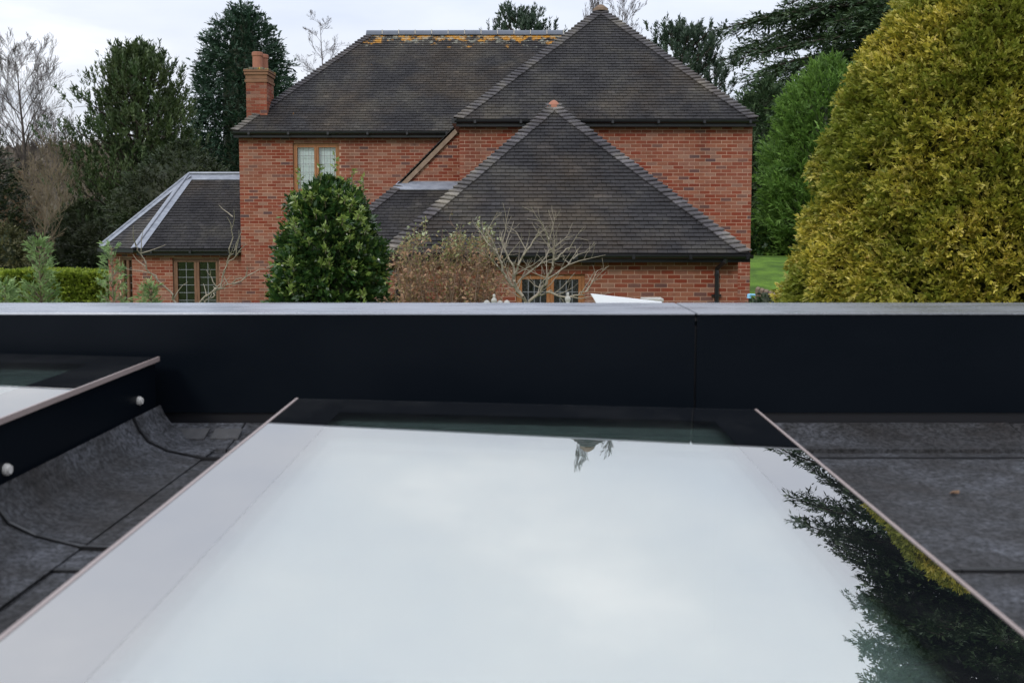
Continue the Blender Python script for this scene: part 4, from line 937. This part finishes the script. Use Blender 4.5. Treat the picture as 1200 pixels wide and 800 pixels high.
# bare trees
q = on_ground(40, 52); bare_tree('tall bare birch with fine twigs at the far left', tuple(q), W(50, 78, 52).z - q.z, 3.1, 5, 'bark_birch', 4, (6, 8), r0=.17, ang=.75, up=.35, minr=.0055)
q = on_ground(74, 58); bare_tree('slender bare birch between the tall birch and the pine', tuple(q), W(74, 140, 58).z - q.z, 1.8, 6, 'bark_birch', 4, (4, 6), r0=.10, ang=.7, up=.3, minr=.0055)
q = on_ground(388, 60); bare_tree('leafless pointed tree rising behind the main roof left hip', tuple(q), W(389, 22, 60).z - q.z, 1.8, 18, 'bark_birch', 4, (4, 6), r0=.13, ang=.95, up=.22, first=.3, minr=.005)
for px, py, sd_, lb in ((687, -26, 9, 'leftmost bare poplar above the wing roof apex'), (708, -24, 10, 'bare poplar directly behind the wing roof apex')):
    q = on_ground(px, 66); bare_tree(lb, tuple(q), W(px, py, 66).z - q.z, 1.9, sd_, 'bark_birch', 3, (5, 7), r0=.12, ang=.18, up=.9, first=.3, minr=.009, group='bare poplars behind the wing roof')
q = on_ground(737, 62); bare_tree('bare spreading tree right of the wing roof apex', tuple(q), W(737, -2, 62).z - q.z, 2.6, 12, 'bark_birch', 4, (3, 5), r0=.12, ang=.55, up=.4, first=.3, minr=.009, group='bare poplars behind the wing roof')
# under-storey on the left
def blob_bush(name, label, px, D, wpx, ytop, mat, n, k, Lf, ll, lw, seed, cat='shrub', depth=1.0, core='dark_leaf', ybase=None, spread=.7, inner=.4, upb=.3, lump=.2, corek=.7, group=None):
    b_ = on_ground(px, D); H = W(px, ytop, D).z - b_.z; r = wpx / 2 / 1150 * D
    pr = [(0, r * .75), (H * .2, r * .97), (H * .45, r), (H * .65, r * .88), (H * .82, r * .62), (H * .94, r * .32), (H, .04)]
    return profile_tree(name, label, cat, tuple(b_), pr, n, k, Lf, ll, lw, mat, core, spread=spread, inner=inner, lump=lump, seed=seed, upb=upb, corek=corek, group=group)
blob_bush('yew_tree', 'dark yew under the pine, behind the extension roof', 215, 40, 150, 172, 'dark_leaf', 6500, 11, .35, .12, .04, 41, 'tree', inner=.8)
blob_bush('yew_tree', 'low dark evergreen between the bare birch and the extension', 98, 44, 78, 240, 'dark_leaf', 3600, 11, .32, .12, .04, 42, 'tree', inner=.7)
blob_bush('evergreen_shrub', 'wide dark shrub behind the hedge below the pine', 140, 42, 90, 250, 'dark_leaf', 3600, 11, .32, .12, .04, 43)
blob_bush('copper_beech', 'small brown leaved tree behind the hedge at far left', 26, 60, 40, 205, 'copper_leaf', 1600, 8, .4, .12, .07, 44, 'tree', inner=.9, core='copper_leaf', corek=.3)
blob_bush('olive_shrub', 'olive brown shrub behind the hedge near the spruce', 8, 36, 56, 268, 'olive_leaf', 1500, 8, .35, .13, .05, 45, inner=.7, corek=.5)
for i, (px, D, yt, sp, sd_) in enumerate(((20, 40, 215, 1.5, 51), (52, 38, 205, 1.6, 52), (78, 45, 180, 2.0, 53), (60, 60, 165, 2.6, 54), (100, 62, 190, 2.4, 55))):
    q = on_ground(px, D); bare_tree(['short bare olive tree left of the birch trunk', 'bare olive sapling beside the birch trunk', 'bare bushy tree right of the birch trunk', 'hazy bare tree on the slope behind the birch', 'bare tree on the slope at the pine edge'][i], tuple(q), W(px, yt, D).z - q.z, sp, sd_, 'bark_olive', 3, (4, 6), r0=.06, ang=.7, up=.3, minr=.008, first=.12, group='bare understorey trees at the left')
# far wood on the hill: one uncountable mass
n = 26000; x = RNG.uniform(-170, 120, n); y = RNG.uniform(95, 230, n); z = gh(x, y); P = np.stack([x, y, z - .2], 1)
hgt = RNG.uniform(1.5, 4.2, n); Dv = unit(np.stack([RNG.normal(0, .22, n), RNG.normal(0, .22, n), np.ones(n)], 1)); v, _ = diamonds(P, Dv, np.tile([[1.0, 0, 0]], (n, 1)), hgt, RNG.uniform(.3, 1.0, n))
tag(link('hill_wood', leaf_mesh('hill_wood', v), 'wood_leaf'), 'brown leafless wood covering the far hillside', 'wood', kind='stuff')
# dark screen of conifers behind house right and lawn edge
blob_bush('fir_tree', 'dark fir on the lawn edge right of the house corner', 893, 47, 112, 104, 'cedar_leaf', 7000, 11, .7, .24, .06, 61, 'tree', inner=1.0, lump=.25, upb=0.0)
blob_bush('laurel_shrub', 'low dark shrub at the top edge of the lawn', 891, 42, 50, 262, 'laurel_leaf', 1500, 8, .35, .17, .07, 62)
blob_bush('fir_tree', 'second dark fir behind the leylandii and the golden conifer', 985, 47, 110, 110, 'cedar_leaf', 3600, 10, .7, .28, .07, 63, 'tree', inner=1.0, lump=.25, upb=0.0)
# hedge
def box_foliage(name, label, cat, x0, x1, y0, y1, z0, z1, mat, n, ll, lw, core='dark_leaf'):
    t = thing(name, label, cat, ((x0 + x1) / 2, (y0 + y1) / 2, z0)); w = np.array([(x1 - x0) * (z1 - z0), (x1 - x0) * (y1 - y0) * 1.5, (y1 - y0) * (z1 - z0)]); c = RNG.choice(3, n, p=w / w.sum()); P = np.stack([RNG.uniform(x0, x1, n), RNG.uniform(y0, y1, n), RNG.uniform(z0, z1, n)], 1)
    P[c == 0, 1] = y0 + RNG.random((c == 0).sum()) ** 2 * .2; P[c == 1, 2] = z1 - RNG.random((c == 1).sum()) ** 2 * .12; P[c == 2, 0] = x1 - RNG.random((c == 2).sum()) ** 2 * .15
    P[:, 2] += np.sin(P[:, 0] * 2.3) * .025 + np.sin(P[:, 0] * 5.1 + 1) * .02; P[:, 1] += np.sin(P[:, 0] * 3.7 + P[:, 2] * 4) * .06
    O = np.zeros((n, 3)); O[c == 0, 1] = -1; O[c == 1, 2] = 1; O[c == 2, 0] = 1; O[:, 2] += .5
    v, att = fans(P, O, 6, .10, ll, lw, .6); link('foliage', leaf_mesh('foliage', v, att), mat, t)
    m_ = MB(); m_.box(x0 + .1, x1 - .1, y0 + .16, y1 - .1, z0, z1 - .1); m_.build('inner_twigs', core, t)
hx = W(121, 330, 27).x
box_foliage('clipped_hedge', 'clipped yellow green hedge running left from the brick extension', 'hedge', -17.5, hx, 26.6, 27.9, 0, W(60, 322, 26.6).z, 'hedge_leaf', 15000, .085, .05)
# laurel bush in front of main wall
lb_b = on_ground(385, 13.6); D = 13.6
lpz = [(0, .5)] + [(W(385, y, D).z - lb_b.z, max(.05, w_ / 2 / 1150 * D - .13)) for w_, y in ((150, 400), (146, 350), (140, 325), (132, 300), (120, 275), (108, 255), (92, 240), (72, 230), (44, 222), (4, 218))]
profile_tree('laurel_bush', 'rounded glossy dark green bush in front of the house window', 'bush', tuple(lb_b), lpz, 9500, 9, .16, .085, .036, 'laurel_leaf', spread=.75, inner=.22, lump=.17, seed=70, upb=.6, corek=.74, droop=0, clump=(260, .13, .17))
# leafy sprigs at the top of the bush
def sprigs(parent, Cs, ln, mat, leafs=16):
    segs = []; Cn = []; O = []
    for (c, d, l) in Cs:
        c = Vector(c); d = Vector(d).normalized(); e_ = c + d * l; segs.append((*c, *e_, .005, .003))
        for k in range(leafs): f = .2 + .8 * k / leafs; p = c.lerp(e_, f); Cn.append(tuple(p)); O.append((d.x * .6 + random.gauss(0, .6), d.y * .6 + random.gauss(0, .6), d.z * .7 + random.gauss(0, .3)))
    v, att = fans(np.array(Cn), np.array(O), 3, .03, ln, ln * .42, .3); att = .45 + .55 * att
    tag(link('sprig_leaves', leaf_mesh('sprig_leaves', v, att), mat, parent), kind='stuff'); tag(link('sprig_stems', seg_mesh('sprig_stems', segs, 4), 'bark_olive', parent), kind='stuff')
lt = [o for o in bpy.data.objects if o.name == 'laurel_bush'][0]
Cs = []
for k in range(62):
    f = random.random(); px = 385 + 50 * math.sin((f - .5) * math.pi) * random.uniform(.6, 1.1); edge = abs(px - 385) / 56
    py = 204 + 55 * edge ** 2 + random.uniform(-6, 20) + (random.random() ** 2) * 110; dd = random.uniform(-.5, .1) if py > 222 else random.uniform(-.3, .3)
    p = W(px, py, 13.6 + dd * (.5 + .5 * min(1, (py - 190) / 60)) - .35 * min(1, max(0, (py - 215) / 60))); l_ = random.uniform(.16, .26) if py < 222 else random.uniform(.07, .13); Cs.append((p - Vector(((px - 385) * .002, .1 if py > 222 else 0, l_)), ((px - 385) / 130, -.35 if py > 222 else 0, 1), l_))
for px, py in ((392, 178), (352, 196), (375, 192), (413, 199), (426, 206)): p = W(px, py, 13.5); Cs.append((p - Vector((0, 0, .34)), (0, 0, 1), .34))
sprigs(lt, Cs, .07, 'new_leaf', 9)
# mottled shrub with small leaves, in front of the garage wall
def twig_shrub(name, label, px, D, ytop, spread, seed, mat_b, leaf=None, nst=9, ll=.045, ntip=8, maxlev=3, minr=.0035, r=.016, up=.2, fan=.5, ang=.55, nb=(3, 5), cat='shrub', group=None, ln=.62, ybase=0):
    b_ = on_ground(px, D); H = W(px, ytop, D).z - b_.z; rnd = random.Random(seed); t = thing(name, label, cat, tuple(b_), group); segs = []; tips = []
    for c in range(nst):
        az = rnd.uniform(0, 6.28); d = Vector((math.cos(az) * fan, math.sin(az) * fan * .7, 1)); branchy(b_ + Vector((math.cos(az), math.sin(az), 0)) * .1, d, H * ln * rnd.uniform(.8, 1.1), r, 0, maxlev, segs, rnd, up, nb, ang, .6, .14, tips, minr, .35)
    link('stems', seg_mesh('stems', segs, 5), mat_b, t)
    if leaf:
        s = np.asarray(segs); s = s[s[:, 7] < r * .45]; i = RNG.choice(len(s), ntip); f = RNG.random((ntip, 1)); P = s[i, :3] * (1 - f) + s[i, 3:6] * f + RNG.normal(0, .015, (ntip, 3))
        O = unit(s[i, 3:6] - s[i, :3]) + RNG.normal(0, .5, (ntip, 3)); v, att = fans(P, O, 4, .04, ll, ll * .55, .5); link('leaves', leaf_mesh('leaves', v, att), leaf, t)
    return t
def mottled():
    D = 11.6; rnd = random.Random(80); b_ = on_ground(525, D); t = thing('mottled_shrub', 'twiggy shrub with small pale green and rusty leaves before the garage wall', 'shrub', tuple(b_)); segs = []
    for k in range(70):
        px = rnd.uniform(462, 598); ytop = 278 + 26 * ((px - 530) / 66) ** 2 + rnd.uniform(-10, 26); a = b_ + Vector((rnd.uniform(-.3, .3), rnd.uniform(-.2, .2), 0)); e_ = W(px, ytop, D + rnd.uniform(-.45, .35)); m_ = a.lerp(e_, .6) + Vector((rnd.gauss(0, .08), rnd.gauss(0, .08), .0)); m_.x += (e_.x - a.x) * .12
        for p, q, ra, rb in ((a, m_, .012, .006), (m_, e_, .006, .002)):
            n = 4; pv = p
            for i in range(1, n + 1):
                c = p.lerp(q, i / n) + (Vector((rnd.gauss(0, .015), rnd.gauss(0, .015), 0)) if i < n else Vector()); segs.append((*pv, *c, ra + (rb - ra) * (i - 1) / n, ra + (rb - ra) * i / n)); pv = c
        for s_ in range(7):
            p = m_.lerp(e_, rnd.random()); branchy(p, Vector((rnd.gauss(0, .6), rnd.gauss(0, .6), .7)), rnd.uniform(.12, .3), .0035, 2, 3, segs, rnd, .1, (2, 3), .6, .6, .15, None, .0016)
    link('stems', seg_mesh('stems', segs, 4), 'bark_red', t); s = np.asarray(segs); s = s[(s[:, 7] < .004) & (s[:, 5] > CAMZ - 1.3)]; n = 5200; i = RNG.choice(len(s), n); f = RNG.random((n, 1)); P = s[i, :3] * (1 - f) + s[i, 3:6] * f + RNG.normal(0, .02, (n, 3))
    v, att = fans(P, RNG.normal(0, 1, (n, 3)), 2, .02, .042, .021, .5); z_ = (v.reshape(-1, 4, 3)[:, 0, 2] - (CAMZ - .55)) / .5
    att = np.clip(RNG.random(len(att)) * .55 + np.clip(z_, 0, 1) * .45, 0, 1); link('leaves', leaf_mesh('leaves', v, att), 'mixed_leaf', t)
mottled()
# bare shrub traced as main limbs with random twigs
def limb_shrub(label, limbs, D, mat, seed, minr=.003, r0=.016, twigs=(1, 3), group=None, name='bare_shrub', lev=1, tl=.35):
    rnd = random.Random(seed); b_ = on_ground(limbs[0][0][0], D); t = thing(name, label, 'shrub', tuple(b_), group); segs = []
    for li, lm in enumerate(limbs):
        dd = rnd.uniform(-.35, .35); pts = [W(x, y, D + dd * k / len(lm)) for k, (x, y) in enumerate(lm)]
        if lm[0][1] >= 350: pts = [Vector((b_.x + (pts[0].x - b_.x) * .3, D, b_.z))] + pts
        n = len(pts); rr = r0 * (1 if lm[0][1] >= 350 else .6)
        for i in range(n - 1):
            ra = rr * (1 - .7 * i / (n - 1)); rb = rr * (1 - .7 * (i + 1) / (n - 1)); k = 3
            pv = pts[i]
            for s in range(1, k + 1):
                q = pts[i].lerp(pts[i + 1], s / k) + (Vector((rnd.gauss(0, .008), rnd.gauss(0, .02), rnd.gauss(0, .008))) if s < k else Vector()); segs.append((*pv, *q, ra + (rb - ra) * (s - 1) / k, ra + (rb - ra) * s / k)); pv = q
            if i > 0:
                for s in range(rnd.randint(*twigs)):
                    p = pts[i].lerp(pts[i + 1], rnd.random()); d = (pts[i + 1] - pts[i]).normalized(); sdv = Vector((rnd.gauss(0, .8), rnd.gauss(0, .8), rnd.gauss(.25, .5))); branchy(p, d + sdv, tl * rnd.uniform(.5, 1.1), .0055, 2, 2 + lev, segs, rnd, .15, (2, 3), .6, .55, .16, None, minr)
    link('stems', seg_mesh('stems', segs, 5), mat, t); return t
limb_shrub('leafless pale branching shrub in front of the garage window', [
    [(616, 353), (603, 336), (592, 322), (586, 305), (578, 285), (570, 268)], [(616, 353), (604, 337), (603, 322), (611, 303), (622, 288), (632, 268)],
    [(620, 353), (634, 342), (641, 325), (648, 312), (649, 298), (643, 284), (640, 272)], [(641, 328), (655, 318), (668, 308), (676, 298)], [(607, 330), (622, 318), (634, 308), (645, 292)],
    [(648, 305), (660, 296), (674, 290)], [(628, 346), (645, 340), (660, 352)], [(592, 322), (582, 310), (574, 300)], [(640, 342), (662, 348), (678, 346), (690, 340)], [(603, 322), (598, 306), (590, 290), (586, 270)]], 9.0, 'bark_pale', 90, minr=.0017, r0=.017)
limb_shrub('thin arching bare shrub in front of the extension window', [
    [(206, 355), (200, 342), (184, 328), (172, 316), (165, 298), (158, 285)], [(234, 355), (245, 345), (255, 338), (272, 332), (290, 324)], [(255, 338), (248, 325), (242, 316)],
    [(258, 338), (262, 318), (268, 300), (278, 290)], [(240, 352), (252, 346), (250, 336)], [(260, 325), (268, 306), (284, 294)], [(270, 300), (271, 270), (274, 245)], [(272, 333), (300, 318), (318, 312)]], 8.2, 'bark_pale', 91, minr=.0016, r0=.010, twigs=(1, 2), lev=0, tl=.22)
# conifer saplings
def sapling(label, px, D, ytop, wpx, seed, wh=6):
    b_ = on_ground(px, D); H = W(px, ytop, D).z - b_.z; rnd = random.Random(seed); t = thing('conifer_sapling', label, 'sapling', tuple(b_), 'young conifers just beyond the parapet'); Cn = []; O = []; segs = [(*b_, *(b_ + UP * H), .018, .004)]; r = wpx / 2 / 1150 * D
    zz = H - .02
    Hv = 0.95
    while zz > H - Hv:
        f = (H - zz) / Hv
        for k in range(wh):
            az = rnd.uniform(0, 6.28); ln = r * (.12 + .95 * f ** .8) * rnd.uniform(.75, 1.1); d = Vector((math.cos(az), math.sin(az), .75)).normalized(); p = b_ + UP * zz; e_ = p + d * ln; segs.append((*p, *e_, .004, .002))
            m = max(2, int(ln / .035))
            for s in range(m): q = p.lerp(e_, (s + .5) / m); Cn.append(tuple(q)); O.append(tuple(d + Vector((rnd.gauss(0, .25), rnd.gauss(0, .25), 0))))
        zz -= .038
    v, att = fans(np.array(Cn), np.array(O), 9, .06, .045, .008, .2, None, 0); link('crown', leaf_mesh('crown', v, att), 'sapling_leaf', t); link('trunk', seg_mesh('trunk', segs, 5), 'bark_olive', t)
sapling('young pale green conifer in front of the clipped hedge', 46, 7.5, 282, 72, 1, 5)
sapling('young pale green conifer in front of the canted extension window', 131, 7.0, 290, 60, 2, 3)
sapling('tip of a short young conifer below the extension window', 176, 7.0, 336, 50, 3)
sapling('tip of a short young conifer at the left edge', 4, 7.0, 334, 50, 4)
# low evergreen, stone wall and blue hose fitting at the right of the garage
blob_bush('low_evergreen', 'low dark leafy shrub beside the garage corner', 897, 11.5, 62, 343, 'ivy_leaf', 1500, 6, .08, .05, .03, 95, inner=.12)
m_ = MB(); a, b2, c = W(885, 337, 13.0), W(911, 345, 12.2), W(900, 337, 13.4)
for k in range(5):
    f0, f1 = k / 5, (k + 1) / 5 - .03; p, q = a.lerp(b2, f0), a.lerp(b2, f1); m_.hexa([Vector((p.x, p.y, 0)), Vector((q.x, q.y, 0)), Vector((q.x + .1, q.y + .3, 0)), Vector((p.x + .1, p.y + .3, 0)), p + UP * random.uniform(-.01, .01), q, q + Vector((.1, .3, 0.0)), p + Vector((.1, .3, 0))])
tag(m_.build('stone_wall', 'stone_brown', None, bevel=.015), 'short weathered brown garden wall end beside the lawn', 'wall')
p = W(880, 346, 11.0); t = thing('hose_nozzle', 'pale blue plastic hose nozzle standing among the low evergreen leaves', 'hose nozzle', (p.x, p.y, 0))
m_ = MB(); m_.tube([p + Vector((-.02, 0, -.03)), p + Vector((-.02, 0, .012))], .024, 10); m_.tube([p + Vector((-.03, 0, .008)), p + Vector((.05, 0, .004))], .012, 8); m_.build('nozzle_head', 'blue_plastic', t, bevel=.003)
m_ = MB(); m_.tube([Vector((p.x - .02, p.y, 0)), p + Vector((-.02, 0, -.03))], .008, 6); m_.build('stand_pipe', 'gutter_black', t)
# white triangular board end beyond parapet and coping stone
t = thing('white_board', 'white pointed board end sticking up just beyond the parapet', 'board', (W(730, 353, 4.2).x, 4.2, 0))
a, b2, c = W(692.5, 344.5, 4.2), W(776, 354, 4.2), W(700, 357, 4.2); q = Vector((0.0, .03, 0.0)); dn_ = Vector((0, 0, -.12))
m_ = MB(); pf = [a, Vector((c.x, c.y, c.z)), Vector((b2.x, b2.y, c.z - .01)), b2]; m_.poly(pf); m_.poly([p + q for p in reversed(pf)])
for i in range(4): m_.poly([pf[i], pf[i] + q, pf[(i + 1) % 4] + q, pf[(i + 1) % 4]])
m_.build('board_end', 'white_upvc', t)
m_ = MB(); m_.box(c.x, b2.x, 4.203, 4.228, c.z - .25, c.z); m_.box(c.x + .1, c.x + .15, 4.205, 4.226, 0, c.z - .25); m_.build('board_post', 'white_upvc', t)
p = W(764, 350.5, 9.5); m_ = MB(); m_.box(p.x - .1, p.x + .1, 9.4, 9.6, p.z - .02, p.z + .012); m_.box(p.x - .07, p.x + .07, 9.43, 9.57, 0, p.z - .021); tag(m_.build('stone_pillar', 'stone_pale', None, bevel=.006), 'pale stone pillar cap beside the white canopy', 'pillar')
for px, ptop, lb, D in ((579, 344.5, 'pale stone finial left of the bare shrub stems', 8.5), (665.5, 342.5, 'pale stone finial in front of the garage window', 8.5)):
    p = W(px, ptop, D); t = thing('stone_finial', lb, 'finial', (p.x, D, 0), 'stone finials on posts in the garden'); s = .9
    m_ = MB(); m_.lathe((p.x, D, p.z - .10), [(.030, -.02), (.030, .0), (.016, .012), (.024, .028), (.027, .045), (.018, .062), (.009, .068), (.012, .078), (.012, .092), (.004, .1)], 12); m_.build('finial_top', 'stone_pale', t, smooth=True)
    m_ = MB(); m_.box(p.x - .04, p.x + .04, D - .04, D + .04, 0, p.z - .12); m_.build('post', 'stone_pale', t)
for i, (px, py) in enumerate(((570.5, 351.5), (586, 352), (594, 351.5))):
    p = W(px, py, 8.6); m_ = MB(); m_.lathe((p.x, 8.6, 0), [(.03, 0), (.03, p.z - .025), (.02, p.z - .008), (.006, p.z)], 10); tag(m_.build('pebble_stone', 'stone_pale', None, smooth=True), ['pale rounded stone left of the finial', 'pale rounded stone right beside the finial', 'pale rounded stone third along from the finial'][i], 'stone')
p = W(1118, 577, 2.0); k_ = (CAMZ - ROOF_Z - .007) / (CAMZ - p.z); p = Vector((p.x * k_, 2.0 * k_, ROOF_Z + .006)); m_ = MB()
m_.poly([p + Vector(v) for v in ((-.009, 0, .001), (-.003, -.006, .0035), (.008, -.003, .002), (.011, .003, .005), (.0, .006, .003))]); m_.poly([p + Vector(v) for v in ((-.009, 0, -.001), (-.003, -.006, .0015), (.008, -.003, .0), (.011, .003, .003), (.0, .006, .001))][::-1])
tag(m_.build('fallen_leaf', 'copper_leaf', None), 'tiny tan fallen leaf lying on the felt right of the central rooflight', 'leaf')
print('done', sum(len(o.data.polygons) for o in bpy.data.objects if o.type == 'MESH'))
